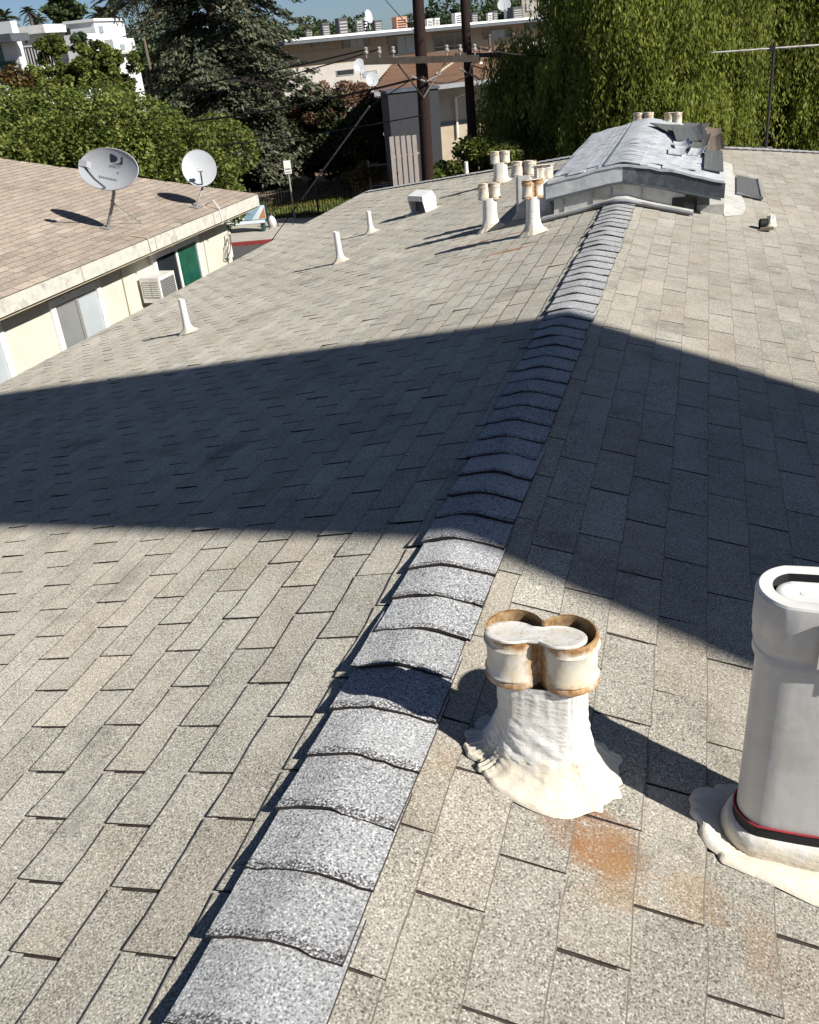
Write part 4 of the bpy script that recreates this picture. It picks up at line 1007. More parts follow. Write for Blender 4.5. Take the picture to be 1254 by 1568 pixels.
# --- big round tree on the left
rng = np.random.default_rng(4); c = at((130, 205), 29.0)
cl = blob_clumps((c[0] - .4, c[1], -1.0), (5.0, 3.6, 2.0), 60, .95, rng) + blob_clumps((c[0] + 1.7, c[1] + .4, -1.9), (1.8, 2.2, 1.4), 14, .9, rng) + blob_clumps((c[0] - 2.0, c[1], -3.2), (4.4, 3.4, 2.0), 14, 1.3, rng)
tree('broadleaf_tree', 'dense rounded light green tree behind the tan roof on the left', 'tree', (c[0], c[1], -7), cl, 170000, .10, 'leaf_ficus', .35, 5, shell=.72)
# --- deodar cedar
def cedar(label, base, top, R, seed, n=62000, leaf=.13):
    rng = np.random.default_rng(seed); B = np.array(base, float); H = top - B[2]; t = thing('cedar_tree', label, 'tree', base)
    tb = MB(); tb.tube([(0, 0, 0), (.1, 0, H * .5), (0, 0, H)], [.42, .30, .05], 9); pads = []
    nl = 23
    for i in range(nl):
        f = .14 + .84 * i / nl; z = H * f; L = R * (1.05 - f) ** .62 * rng.uniform(.8, 1.2)
        for k in range(7):
            a = k * 2.399 + i * 1.3 + rng.normal(0, .25); l = L * rng.uniform(.6, 1.12)
            d = np.array([math.cos(a), math.sin(a), 0]); e0 = np.array([0, 0, z])
            pt = [e0 + d * l * q + np.array([0, 0, .10 * l * q - .42 * l * q * q]) for q in (0, .35, .7, 1)]
            tb.tube(pt, [.07, .05, .03, .012], 5, False)
            for q in np.linspace(.22, 1.0, 8):
                pads.append((e0 + d * l * q + np.array([0, 0, .10 * l * q - .42 * l * q * q]), d, .26 + .30 * (1 - abs(q - .55)) , l))
    c = np.array([p[0] for p in pads]); dd = np.array([p[1] for p in pads]); s = np.array([p[2] for p in pads]) * R / 4.4
    idx = rng.integers(len(c), size=n); side = np.stack([-dd[idx, 1], dd[idx, 0], np.zeros(n)], 1)
    P = c[idx] + dd[idx] * (rng.normal(0, .34, n) * s[idx])[:, None] + side * (rng.normal(0, .55, n) * s[idx])[:, None]
    P[:, 2] += rng.normal(0, .06, n) - .34 * np.abs(((P - c[idx]) * side).sum(1))
    u = dd[idx] * .6 + side * rng.normal(0, .9, n)[:, None] + np.stack([np.zeros(n), np.zeros(n), rng.normal(-.35, .25, n)], 1); u /= np.linalg.norm(u, axis=1)[:, None]
    nr = np.stack([rng.normal(0, .45, n), rng.normal(0, .45, n), np.ones(n)], 1); w = np.cross(nr, u); w /= np.linalg.norm(w, axis=1)[:, None]
    sz = leaf * rng.uniform(.7, 1.5, n)[:, None]
    V = np.stack([P - u * sz * .8, P + w * sz * .3, P + u * sz * .8, P - w * sz * .3], 1)
    link('crown', quads_mesh('crown', V, M['leaf_cedar']), t); tb.obj('trunk', M['bark'], t, smooth=True, fix=False)
c = at((338, 120), 63.0); cedar('tall dark cedar with drooping tiers, left of the poles', (c[0], c[1], -7), 14.5, 7.6, 8, 120000, .20)
# --- dark trees and dry bush between the cedar and the poles
rng = np.random.default_rng(15)
c = at((512, 122), 66); tree('dry_tree', 'reddish brown dry tree below the long tan building', 'tree', (c[0], c[1], -7), blob_clumps((c[0], c[1], -2.6), (4.6, 2.6, 2.3), 110, .5, rng), 36000, .13, 'leaf_dry', .2, 16, shell=.3)
c = at((470, 215), 67); tree('shade_tree', 'dark shady tree under the cedar behind the lawn', 'tree', (c[0], c[1], -7), blob_clumps((c[0], c[1], -4.0), (6.2, 2.6, 3.0), 34, 1.3, rng), 30000, .24, 'leaf_dark', .25, 17)
c = at((558, 195), 60); tree('shade_tree', 'dark tree with tan branches left of the wooden slats', 'tree', (c[0], c[1], -7), blob_clumps((c[0], c[1], -4.2), (2.9, 2.0, 3.2), 24, 1.0, rng), 18000, .2, 'leaf_dark', .2, 18)
c = at((390, 258), 70); tree('shade_tree', 'dark low tree behind the iron fence and bus bench', 'tree', (c[0], c[1], -7), blob_clumps((c[0], c[1], -4.6), (6.8, 2.4, 2.5), 30, 1.3, rng), 28000, .24, 'leaf_dark', .25, 19)
c = atz((555, 275), -6.5); c = at((551, 262), 50)
tree('rusty_shrub', 'rusty brown shrub beside the wire gate', 'shrub', (c[0], c[1], -7), blob_clumps((c[0], c[1], c[2] - .3), (1.5, .9, .9), 14, .45, rng), 8000, .10, 'leaf_rust', .08, 20)

# --- far trees on the skyline
rng = np.random.default_rng(23)
FAR = [((395, 40), 95, 3.4), ((440, 38), 85, 3.2), ((478, 42), 100, 3.2), ((515, 42), 110, 2.8), ((545, 38), 105, 3.0), ((590, 40), 120, 3.4), ((632, 36), 110, 3.0), ((668, 22), 100, 3.4), ((695, 20), 96, 3.4),
       ((718, 8), 92, 4.0), ((752, 22), 100, 3.4), ((775, 18), 105, 3.2), ((805, 26), 120, 3.4), ((40, 95), 85, 3.0), ((205, 60), 95, 3.6), ((240, 55), 88, 3.6), ((290, 45), 100, 4)]
LBF = ['soft green far tree leftmost beyond the long tan building', 'olive far tree rising above the left end of the tan building', 'round far tree behind the dark rooftop box', 'low far tree between two rooftop boxes', 'far tree behind the white rooftop dish', 'low far tree behind the orange rooftop box',
       'low far tree left of the thick pole', 'far tree just right of the thick pole', 'far tree between the two poles', 'tallest far tree behind the thinner pole', 'far tree right of the thinner pole', 'far tree below the upper rooftop dish', 'low far tree near the ivory tower block',
       'far tree behind the white houses at the left edge', 'far tree right of the white houses', 'far tree half hidden by the cedar top', 'far tree hidden behind the cedar trunk']
for i, ((px_, py_), D, r) in enumerate(FAR):
    D *= 1.55; r *= 1.5; c = at((px_, py_ - (14 if px_ > 640 else 4)), D); top_ = c[2] + r * .2
    tree('far_tree', LBF[i], 'tree', (c[0], c[1], -7), blob_clumps((c[0], c[1], top_ - r * .9), (r, r, r * .95), 16, r * .38, rng) + blob_clumps((c[0], c[1], top_ - r * 2.2), (r * 1.2, r * 1.2, r), 8, r * .45, rng), 7000, .46, 'leaf_far', .3, 100 + i, 'trees on the skyline')
# pine, palms
c = at((100, 24), 110); t = thing('pine_tree', 'dark narrow pine behind the white houses against the sky', 'tree', (c[0], c[1], -7)); rg = np.random.default_rng(3)
zz = rg.uniform(2, 17, 9000); ph = rg.uniform(0, 6.283, 9000); tier = 1 + .28 * np.sin(zz * 3.3)
rr2 = 2.6 * np.clip(1.18 - zz / 24, .3, 1) * tier * rg.uniform(.25, 1, 9000) ** .6 * (1 + .3 * np.sin(ph * 3 + zz))
P = np.stack([rr2 * np.cos(ph), rr2 * np.sin(ph), zz + .15 * rr2], 1); link('crown', quads_mesh('crown', rot_quads(P, .5, rg, .3, 1.4), M['leaf_far']), t)
b = MB(); b.tube([(0, 0, 0), (0, 0, 17)], [.35, .08], 8); b.obj('trunk', M['bark'], t)
def palm(label, q, D, R, seed, nf=34, tr=.2, dead=True):
    c = at(q, D); H = c[2] + 7; rg = np.random.default_rng(seed); t = thing('palm_tree', label, 'palm', (c[0], c[1], -7), 0, 'palms on the skyline')
    b = MB(); b.tube([(0, 0, 0), (.15 * H / 18, 0, H * .5), (0, 0, H)], [tr * 1.3, tr, tr * .8], 8); b.obj('trunk', M['palm_trunk'], t, smooth=True)
    Q = []
    for k in range(nf):
        a = k * 2.399; el = rg.uniform(-.7, 1.2); d = np.array([math.cos(a) * math.cos(el), math.sin(a) * math.cos(el), math.sin(el)]); sd_v = np.array([-math.sin(a), math.cos(a), 0])
        for j in range(9):
            f = (j + 1) / 9; p = np.array([0, 0, H]) + d * R * f + np.array([0, 0, -.45 * R * f * f])
            for s in (-1, 1):
                l = R * .34 * (1 - abs(f - .5)); e = p + sd_v * s * l * .8 + d * l * .6 + np.array([0, 0, -l * .45]); wv_ = d * R * .05
                Q.append([p - wv_, e, e + wv_ * .3, p + wv_])
    link('crown', quads_mesh('crown', np.array(Q), M['leaf_palm']), t)
palm('palm at the far left edge barely above the white roof', (6, 28), 120, 1.8, 1)
palm('slim leaning palm left of the narrow pine', (44, 18), 125, 1.2, 2)
palm('short palm tucked under the slim leaning palm', (56, 32), 130, 1.5, 3)
palm('bushy palm left of the tall thin palm above the white block', (155, 24), 105, 1.6, 4)
palm('second bushy palm at the foot of the tall thin palm', (168, 26), 108, 1.4, 14)
palm('tall thin palm above the white block, its head at the frame top', (168, -2), 110, 2.0, 5, tr=.26)
palm('tall palm touching the cedar top at the frame top', (207, -2), 100, 2.2, 6, tr=.16)

# ============================================================ WHITE MODERN HOUSES (far left)
def boxhouse(t, name, q, D, xl, xr, z1, z0=-7, mat='white_stucco', over=0, roofm=None):
    """box whose near vertical corner stands at pixel q; left face along -X to xl px, right face along +Y to xr px"""
    c = at(q, D); L = aty((xl, q[1] + 5), c[1]); Rr = atx((xr, q[1] + 5), c[0])
    zt_ = c[2] if z1 is None else z1
    b = MB(); b.box(L[0], c[0], c[1], Rr[1], z0, zt_); b.obj(name, M[mat], t)
    return c, L[0], Rr[1], zt_
def face_panel(t, name, qs, axis, val, mat, off=.03, parent=None, th=.06):
    P = [(aty(q, val) if axis == 'y' else atx(q, val)) for q in qs]; b = MB(); lo = np.min(P, 0); hi = np.max(P, 0)
    if axis == 'y': b.box(lo[0], hi[0], val - th, val - .004, lo[2], hi[2])
    else: b.box(val + .004, val + th, lo[1], hi[1], lo[2], hi[2])
    return b.obj(name, M[mat], parent or t)
t = thing('white_house', 'white modern block with grey left face and bright right wing near the cedar', 'house', at((143, 60), 60) * np.array([1, 1, 0]) + np.array([0, 0, -7])); o0 = t.location.copy(); t.location = (0, 0, 0)
c, xl_, yr_, zt_ = boxhouse(t, 'upper_block', (143, 33), 60, 100, 190, None)
face_panel(t, 'window', [(102, 44), (109, 52)], 'y', c[1], 'glass_dark'); face_panel(t, 'window', [(113, 48), (119, 58)], 'y', c[1], 'glass_blue')
b = MB(); b.box(xl_ - .1, c[0] + .1, c[1] - .1, yr_ + .1, zt_ + .004, zt_ + .15); b.obj('parapet', M['white_stucco'], t)
c2_, x2, y2, z2 = boxhouse(t, 'lower_wing', (172, 60), 57.5, 160, 206, None)
face_panel(t, 'window', [(180, 85), (190, 95)], 'x', c2_[0], 'glass_dark'); face_panel(t, 'window', [(193, 84), (203, 94)], 'x', c2_[0], 'glass_dark')
face_panel(t, 'window', [(183, 68), (191, 76)], 'x', c2_[0], 'glass_blue'); face_panel(t, 'ledge', [(174, 80), (205, 81.5)], 'x', c2_[0], 'grey_stucco', .03, None, .25); face_panel(t, 'window', [(150, 40), (158, 50)], 'x', c[0], 'glass_blue'); face_panel(t, 'panel', [(164, 66), (171, 84)], 'y', c2_[1], 'grey_stucco')
c3_, x3, y3, z3 = boxhouse(t, 'side_wing', (122, 52), 58, 98, 152, None); face_panel(t, 'window', [(126, 62), (134, 72)], 'x', c3_[0], 'glass_blue')
c4_, x4, y4, z4 = boxhouse(t, 'garden_wall', (118, 92), 54, 106, 142, None)
t = thing('white_house', 'low white modern house with a flat roof slab and railed terrace', 'house', (0, 0, 0))
c, xl_, yr_, zt_ = boxhouse(t, 'wall', (62, 52), 62, 22, 100, None)
b = MB(); b.box(xl_ - .5, c[0] + 1.0, c[1] - .9, yr_ + .6, zt_ + .004, zt_ + .42); b.obj('roof_slab', M['white_trim'], t)
for qs in (((25, 53), (33, 62)), ((37, 55), (42, 66))): face_panel(t, 'window', qs, 'y', c[1], 'glass_dark')
face_panel(t, 'window', ((66, 56), (74, 66)), 'x', c[0], 'glass_blue')
c5, x5, y5, z5 = boxhouse(t, 'terrace', (58, 68), 58, 14, 72, None, mat='white_trim')
b = MB(); zb_ = at((40, 104), 56)[2]; p0, p1 = at((24, 100), 56), at((62, 104), 56)
for k in range(9):
    p = p0 + (p1 - p0) * k / 8; b.box(p[0] - .03, p[0] + .03, p[1] - .03, p[1] + .03, zb_, zb_ + .9)
b.obox((p0 + p1) / 2 * np.array([1, 1, 0]) + np.array([0, 0, zb_ + .92]), (p1 - p0) / 2 * np.array([1, 1, 0]), (.0, .04, 0), (0, 0, .03)); b.obj('railing', M['iron'], t)
c6, x6, y6, z6 = boxhouse(t, 'garden_wall', (64, 106), 50, 30, 70, None)
t = thing('white_house', 'tall white block with dark overhang and green glazing at the left edge', 'house', (0, 0, 0))
c, xl_, yr_, zt_ = boxhouse(t, 'wall', (15, 32), 54, -60, 26, None)
zo = aty((5, 62), c[1])[2]
b = MB(); b.box(xl_, c[0] + .9, c[1] - 1.4, c[1] - .01, zo - .12, zo + .22); b.obj('overhang', M['dark_metal'], t)
face_panel(t, 'window', ((-8, 68), (11, 108)), 'y', c[1], 'glass_green'); b = MB(); q_ = aty((2, 95), c[1]); b.box(xl_, c[0] - .2, c[1] - .12, c[1] - .07, q_[2] - .2, q_[2]); b.obj('balcony_rail', M['green_paint'], t)
cw, xw, yw, zw = boxhouse(t, 'garden_wall', (6, 118), 46, -30, 14, None)
rng = np.random.default_rng(37)
c = at((76, 70), 46); tree('garden_tree', 'small bright tree in front of the low white house', 'tree', (c[0], c[1], -7), blob_clumps((c[0], c[1], c[2]), (.9, .75, .7), 26, .22, rng), 4200, .12, 'leaf_ficus', .08, 51, shell=.3)
c = at((125, 62), 46); tree('garden_tree', 'thin airy tree in front of the white block grey face', 'tree', (c[0], c[1], -7), blob_clumps((c[0], c[1], c[2]), (.7, .5, .55), 12, .2, rng), 1300, .11, 'leaf_far', .05, 52, shell=.2)
c = at((148, 82), 45); tree('garden_tree', 'bushy grey green tree in front of the white block lower wing', 'tree', (c[0], c[1], -7), blob_clumps((c[0], c[1], c[2] - .3), (1.1, .8, .9), 28, .24, rng), 5200, .12, 'leaf_ficus', .07, 53, shell=.3)
c = at((172, 92), 44); tree('garden_tree', 'leafy tree hiding the foot of the white block right wing', 'tree', (c[0], c[1], -7), blob_clumps((c[0], c[1], c[2] - .4), (1.3, .9, .9), 30, .26, rng), 5200, .12, 'leaf_ficus', .07, 57, shell=.3)
c = at((95, 100), 42); tree('garden_tree', 'low dark garden tree below the terrace', 'tree', (c[0], c[1], -7), blob_clumps((c[0], c[1], c[2] - .5), (2.6, 1.2, .6), 34, .3, rng), 9000, .13, 'leaf_ficus', .07, 54, shell=.3)
c = at((25, 112), 41); tree('garden_tree', 'sparse pale tree by the left garden wall', 'tree', (c[0], c[1], -7), blob_clumps((c[0], c[1], c[2] - .2), (.7, .6, .5), 8, .3, rng), 900, .15, 'leaf_rust', .05, 55, shell=.2)

# ============================================================ LONG TAN APARTMENT BUILDING (far middle)
PL = at((455, 54), 88); PR = at((832, 29), 104); ZR = (PL[2] + PR[2]) / 2 - .1
fx = np.array([PR[0] - PL[0], PR[1] - PL[1], 0]); FL = np.linalg.norm(fx); fx /= FL; fn = np.array([fx[1], -fx[0], 0])   # fn faces the camera
org = np.array([PL[0], PL[1], 0])
t = thing('apartment_building', 'long tan flat roofed apartment building behind the utility poles', 'building', (PL[0], PL[1], -7), math.atan2(fx[1], fx[0]))
def loc(P):   # world -> local (u along facade, v outward toward camera is -y)
    d = np.array(P) - np.array([PL[0], PL[1], -7]); return np.array([d @ fx, -(d @ fn), d[2]])
def fq(q): return loc(onplane(q, org, fn))
U0, U1 = -2.0, FL + 9
b = MB(); b.box(U0, U1, 0, 12, 0, ZR + 7 - .35); b.obj('wall', M['pale_tan'], t)
b = MB(); b.box(U0 - .5, U1 + .5, -2.35, 12.6, ZR + 7 - .345, ZR + 7 - .10); b.obj('soffit', M['dark_metal'], t)
b = MB(); b.box(U0 - .55, U1 + .55, -2.4, 12.65, ZR + 7 - .095, ZR + 7 + .10); b.obj('roof', M['white_stucco'], t)
zl0, zl1 = fq((500, 96))[2], fq((500, 77))[2]
b = MB(); b.box(U0, U1, -.05, -.003, zl0 - .2, zl1); b.obj('wall_band', M['pale_tan'], t)
b = MB(); b.box(U0, U1, -.06, -.003, 0, zl0 - .205); b.obj('lower_wall', M['grey_stucco'], t)
def fwin(q0, q1, mats, name='window', fr=.05):
    a, c = fq(q0), fq(q1); u0, u1 = min(a[0], c[0]), max(a[0], c[0]); z0_, z1_ = min(a[2], c[2]), max(a[2], c[2]); b = MB()
    b.box(u0 - fr, u1 + fr, -.13, -.062, z1_, z1_ + fr); b.box(u0 - fr, u1 + fr, -.13, -.062, z0_ - fr, z0_); b.box(u0 - fr, u0, -.13, -.062, z0_ + .001, z1_ - .001); b.box(u1, u1 + fr, -.13, -.062, z0_ + .001, z1_ - .001)
    k = len(mats)
    for j in range(1, k): um = u0 + (u1 - u0) * j / k; b.box(um - .03, um + .03, -.125, -.062, z0_ + .001, z1_ - .001)
    w = b.obj(name, M['bracket'], t)
    for j, mm_ in enumerate(mats):
        a0 = u0 + (u1 - u0) * j / k + .031; a1 = u0 + (u1 - u0) * (j + 1) / k - .031
        b = MB(); b.box(a0, a1, -.10, -.062, z0_ + .002, z1_ - .002); b.obj('pane', M[mm_], w)
    return w
fwin((478, 72), (497, 60), ['glass_dark', 'glass_dark'])
fwin((526, 74), (565, 56), ['glass_dark', 'glass_blue', 'glass_blue', 'glass_dark'])
fwin((596, 84), (633, 54), ['glass_dark', 'glass_blue', 'glass_blue'])
w = fwin((665, 79), (709, 50), ['glass_dark', 'glass_dark', 'glass_dark'])
a, c = fq((665, 75)), fq((709, 71)); b = MB(); b.box(min(a[0], c[0]) + .01, max(a[0], c[0]) - .01, -.14, -.131, min(a[2], c[2]) + .1, min(a[2], c[2]) + .18); b.obj('rail', M['ceramic'], w)
fwin((740, 61), (783, 44), ['glass_dark', 'glass_blue', 'glass_blue', 'glass_dark'])
fwin((804, 43), (824, 35), ['glass_dark'])
fwin((556, 118), (575, 108), ['glass_blue']); fwin((600, 118), (640, 107), ['glass_dark', 'glass_blue'])
fwin((515, 116), (540, 106), ['glass_dark'])
# things on its roof
def on_far_roof(q, depth): 
    d = ray(q); P = np.array([PL[0], PL[1], 0]) - fn * depth; k = np.dot(P - CAM, fn) / np.dot(d, fn); return CAM + d * k
def roof_unit(px0, px1, pyt, depth, mat, label, name='rooftop_unit', cat='rooftop unit', extra=None):
    a = on_far_roof((px0, pyt), depth); c = on_far_roof((px1, pyt), depth); wd = np.linalg.norm((c - a)[:2]); h = max(.25, (a[2] + c[2]) / 2 - ZR - .1)
    mid = (a + c) / 2; t_ = thing(name, label, cat, (mid[0], mid[1], ZR + .1), math.atan2(fx[1], fx[0]), 'units on the far flat roof')
    b = MB(); b.box(-wd / 2, wd / 2, -wd * .35, wd * .35, .03, h); b.obj('casing', M[mat], t_)
    b = MB(); b.box(-wd / 2 - .04, wd / 2 + .04, -wd * .35 - .04, wd * .35 + .04, h + .002, h + .06); b.obj('lid', M['dark_metal' if mat == 'unit' else mat], t_)
    b = MB()
    for j in range(4): b.box(-wd * .4, wd * .4, -wd * .35 - .02, -wd * .35 - .003, .12 * h + j * h * .2, .12 * h + j * h * .2 + h * .1)
    b.obj('louvre', M['dark'] if mat != 'unit' else M['bracket'], t_)
    return t_
roof_unit(491, 502, 37, 3, 'unit', 'small dark box on the far flat roof, second from its left end')
roof_unit(515, 529, 29, 4, 'unit', 'larger dark box on the far flat roof left of the white dish')
roof_unit(545, 552, 33, 3, 'bracket', 'narrow grey unit on the far flat roof left of the white dish')
roof_unit(553, 560, 28, 5, 'white_metal', 'white vent box on the far flat roof touching the white dish')
roof_unit(571, 582, 32, 4, 'unit', 'dark box on the far flat roof right of the white dish')
roof_unit(603, 619, 27, 6, 'terracotta', 'orange box on the far flat roof left of the thick pole')
roof_unit(652, 660, 30, 4, 'white_metal', 'white box on the far flat roof right behind the thick pole')
roof_unit(664, 671, 29, 4, 'white_metal', 'second white box on the far flat roof right of the thick pole')
roof_unit(694, 706, 21, 4, 'white_metal', 'white box on the far flat roof just left of the thinner pole')
roof_unit(720, 729, 21, 4, 'unit', 'dark low box on the far flat roof just right of the thinner pole')
roof_unit(746, 752, 21, 4, 'white_metal', 'pale narrow box on the far flat roof beneath the upper dish')
roof_unit(753, 760, 18, 4, 'unit', 'dark narrow box on the far flat roof beneath the upper dish')
roof_unit(781, 796, 12, 4, 'unit', 'largest dark box on the far flat roof beside the ivory block')
roof_unit(774, 780, 15, 5, 'white_metal', 'slim white box between dark boxes beside the ivory block')
roof_unit(468, 475, 41, 2, 'bracket', 'small grey unit leftmost on the far flat roof')
def small_dish(q, depth_pt, r, label, n, sq=1.0):
    c = np.array(depth_pt); z0_ = c[2] - r * 1.8; t_ = thing('rooftop_dish', label, 'satellite dish', (c[0], c[1], z0_), 0); n = Vector(n).normalized(); u = Vector((0, 0, 1)).cross(n).normalized() * r * sq; v = n.cross(u).normalized() * r; C = Vector((0, 0, r * 1.8))
    b = MB(); na = 20; V = [C - n * .12 * r] + [C + u * math.cos(a) * k + v * math.sin(a) * k - n * .12 * r * (1 - k * k) for k in (.5, 1) for a in np.linspace(0, 2 * math.pi, na, endpoint=False)]
    b.add(V, [(0, 1 + k, 1 + (k + 1) % na) for k in range(na)] + [(1 + k, 1 + na + k, 1 + na + (k + 1) % na, 1 + (k + 1) % na) for k in range(na)]); o = b.obj('reflector', M['dish_grey'], t_, smooth=True, fix=False)
    b = MB(); b.tube([C - n * .14 * r, C - n * .4 * r, Vector((0, 0, 0))], .05 * r + .012, 6); b.obj('mast', M['bracket'], t_)
    b = MB(); b.tube([C - v * .9, C + n * .7 * r - v * .2], .03 * r, 5); b.obj('feed_arm', M['bracket'], t_)
small_dish(None, on_far_roof((565, 25), 4), .62, 'white dish standing on the far flat roof left of the thick pole', (.7, -.7, .35), .6)
small_dish(None, on_far_roof((772, 7), 6), .72, 'upper white dish on the far flat roof near the ivory block', (.2, -.9, .4))
# ivory block at the top
t = thing('ivory_block', 'ivory block rising above the far roof beside the green tree', 'building', (0, 0, 0))
c, xl_, yr_, zt_ = boxhouse(t, 'wall', (842, -40), 128, 798, 870, None, mat='ivory_stucco')
face_panel(t, 'window', ((806, 4), (816, 16)), 'y', c[1], 'white_trim'); face_panel(t, 'window', ((824, 2), (832, 14)), 'y', c[1], 'white_trim')
b = MB(); b.box(xl_ - .1, c[0] + .1, c[1] - .1, yr_ + .1, zt_ + .004, zt_ + .2); b.obj('parapet', M['white_trim'], t)

# ============================================================ BROWN ROOFED HOUSE BEHIND THE POLES
A0 = at((572, 131), 52.0); A1 = at((870, 117), 57.0); zE = (A0[2] + A1[2]) / 2
hxv = np.array([A1[0] - A0[0], A1[1] - A0[1], 0]); HL = np.linalg.norm(hxv); hxv /= HL; hn = np.array([-hxv[1], hxv[0], 0])  # hn away from camera
t = thing('brown_roof_house', 'house with a reddish brown roof and grey walls behind the utility poles', 'house', (A0[0], A0[1], -7), math.atan2(hxv[1], hxv[0]))
he = zE + 7; rise_ = 1.5; dp = 6.0
b = MB(); b.box(2.0, HL - .3, 2.4, 3.2, 0, he - .2); b.box(4.8, HL - .3, 3.201, dp * 2 - .5, 0, he - .2); b.obj('wall', M['grey_stucco'], t)
V = [(0, 0, he), (HL, 0, he), (HL, dp, he + rise_), (3.9, dp, he + rise_), (4.4, dp * 2, he), (HL, dp * 2, he)]
b = MB(); b.add(V + [(x, y, z - .07) for x, y, z in V], [(0, 1, 2, 3), (0, 3, 4), (3, 2, 5, 4), (9, 8, 7, 6), (10, 9, 6), (10, 11, 8, 9), (0, 6, 7, 1), (1, 7, 8, 2), (2, 8, 11, 5), (4, 10, 6, 0), (5, 11, 10, 4)])
r2 = b.obj('roof', M['red_roof'], t)
b = MB(); sl = math.hypot(dp, rise_)
for k in range(18):
    f = k / 18; f2 = f + 1 / 18 + .01
    b.add([(3.9 * f, dp * f, he + rise_ * f + .022), (HL, dp * f, he + rise_ * f + .022), (HL, dp * min(f2, 1), he + rise_ * min(f2, 1) + .006), (3.9 * f, dp * min(f2, 1), he + rise_ * min(f2, 1) + .006), (3.9 * f, dp * f, he + rise_ * f), (HL, dp * f, he + rise_ * f)], [(0, 1, 2, 3), (4, 5, 1, 0)])
tag(b.obj('shingle_courses', M['red_roof'], r2, fix=False), kind='stuff')
b = MB(); b.box(-.03, HL, -.06, -.003, he - .22, he + .01); b.obj('gutter', M['fascia_metal'], t)
b = MB(); b.tube([(4.3, 1.6, he + rise_ * 1.6 / dp + .06), (7.3, 4.5, he + rise_ * 4.5 / dp + .06)], .06, 6); b.obj('ridge_flashing', M['pale_tan'], t)
b = MB(); b.tube([(5.7, -.1, he - .05), (5.7, -.1, he - .45), (5.7, 2.2, he - .85), (5.7, 2.2, he - 3)], .065, 6); b.obj('downpipe', M['white_trim'], t)
b = MB(); b.box(1.9, 3.8, 2.2, 2.39, 0, he - .21); b.obj('panel', M['shaded_wall'], t)  # dark sheet carrying the wall's shade below the eave
for u_, d_ in ((7.7, 2.9), (9.6, 2.6), (9.4, 5.1), (10.9, 4.9), (12, 3.4)):
    z_ = he + rise_ * d_ / dp; b = MB(); b.tube([(u_, d_, z_ - .02), (u_, d_, z_ + .8)], .075, 8); b.tube([(u_, d_, z_ + .8), (u_, d_, z_ + .9)], .11, 8); p_ = b.obj('stovepipe', M['torn_tan'], t, smooth=True)
    b = MB(); b.tube([(u_, d_, z_ - .02), (u_, d_, z_ + .10)], [.15, .07], 8); b.obj('flashing', M['white_metal'], p_)
b = MB(); q = onplane((690, 205), np.array(A0) * np.array([1, 1, 0]) - hn * .0, hn) 
b.box(3.85, 14, 2.34, 2.395, 0, he - 2.3); b.obj('lower_wall', M['pale_tan'], t)
b = MB(); b.box(3.85, 14, 2.28, 2.398, he - 2.28, he - 2.12); b.obj('belt_course', M['dark_metal'], t)
small_dish(None, at((551, 101), 60), .42, 'large white dish left of the pole crossarm', (.55, -.8, .2), .9)
small_dish(None, at((570, 121), 52), .36, 'lower white dish at the corner of the brown roof', (.5, -.8, .25), .95)

# slats, enclosure with wall shade in its dark colour, gate
s0, s1 = at((599, 250), 45), at((642, 246), 45.8)
t = thing('slat_screen', 'upright bleached timber slats standing left of the thick pole', 'fence', (s0[0], s0[1], -7)); zt_ = at((615, 207), 45.3)[2] + 7
for k in range(5):
    f = (k + .1) / 5; p = s0 + (s1 - s0) * f; b = MB(); ex = (s1 - s0) / np.linalg.norm(s1 - s0)
    b.obox((p[0] - s0[0] + ex[0] * .1, p[1] - s0[1] + ex[1] * .1, zt_ / 2 - .02 * k), (ex[0] * .105, ex[1] * .105, 0), (0, .03, 0), (0, 0, zt_ / 2)); b.obj('slat', M['plank'], t)
b = MB(); b.obox(((s1 - s0)[0] / 2, (s1 - s0)[1] / 2 + .06, zt_ * .8), ((s1 - s0)[0] / 2, (s1 - s0)[1] / 2, 0), (0, .025, 0), (0, 0, .05)); b.obj('rail', M['plank'], t)
e0, e1 = at((593, 200), 47.5), at((668, 200), 48)
b = MB(); mid = (e0 + e1) / 2; ze_ = at((630, 138), 47.8)[2]
b.obox((0, 0, (ze_ + 7) / 2), (e1 - e0) / 2 * np.array([1, 1, 0]), (-(e1 - e0)[1] * .4, (e1 - e0)[0] * .4, 0), (0, 0, (ze_ + 7) / 2))
t = thing('shaded_enclosure', 'dark enclosure behind the thick pole, wall shade put into its colour', 'shed', (mid[0], mid[1], -7)); b.obj('wall', M['shaded_wall'], t)
b = MB(); b.obox((0, 0, ze_ + 7.06), (e1 - e0) / 2 * np.array([1.05, 1.05, 0]), (-(e1 - e0)[1] * .43, (e1 - e0)[0] * .43, 0), (0, 0, .05)); b.obj('roof', M['dark_metal'], t)
g0, g1 = at((566, 268), 49), at((599, 268), 49); zt_ = at((585, 252), 49)[2] + 7
t = thing('wire_gate', 'grey framed wire gate beside the timber slats', 'gate', (g0[0], g0[1], -7)); dv = g1 - g0
b = MB(); b.tube([(0, 0, 0), (0, 0, zt_ + .25)], .055, 6); b.tube([(dv[0], dv[1], 0), (dv[0], dv[1], zt_ + .1)], .05, 6); b.obj('post', M['plank'], t)
b = MB(); b.tube([(0, 0, zt_), (dv[0], dv[1], zt_)], .035, 6); b.tube([(0, 0, zt_ - 1.0), (dv[0], dv[1], zt_ - 1.0)], .03, 6); b.tube([(0, 0, .3), (dv[0], dv[1], .3)], .03, 6); b.obj('frame', M['bracket'], t)
b = MB()
for k in range(1, 12): b.tube([(dv[0] * k / 12, dv[1] * k / 12, .3), (dv[0] * k / 12, dv[1] * k / 12, zt_)], .006, 4, False)
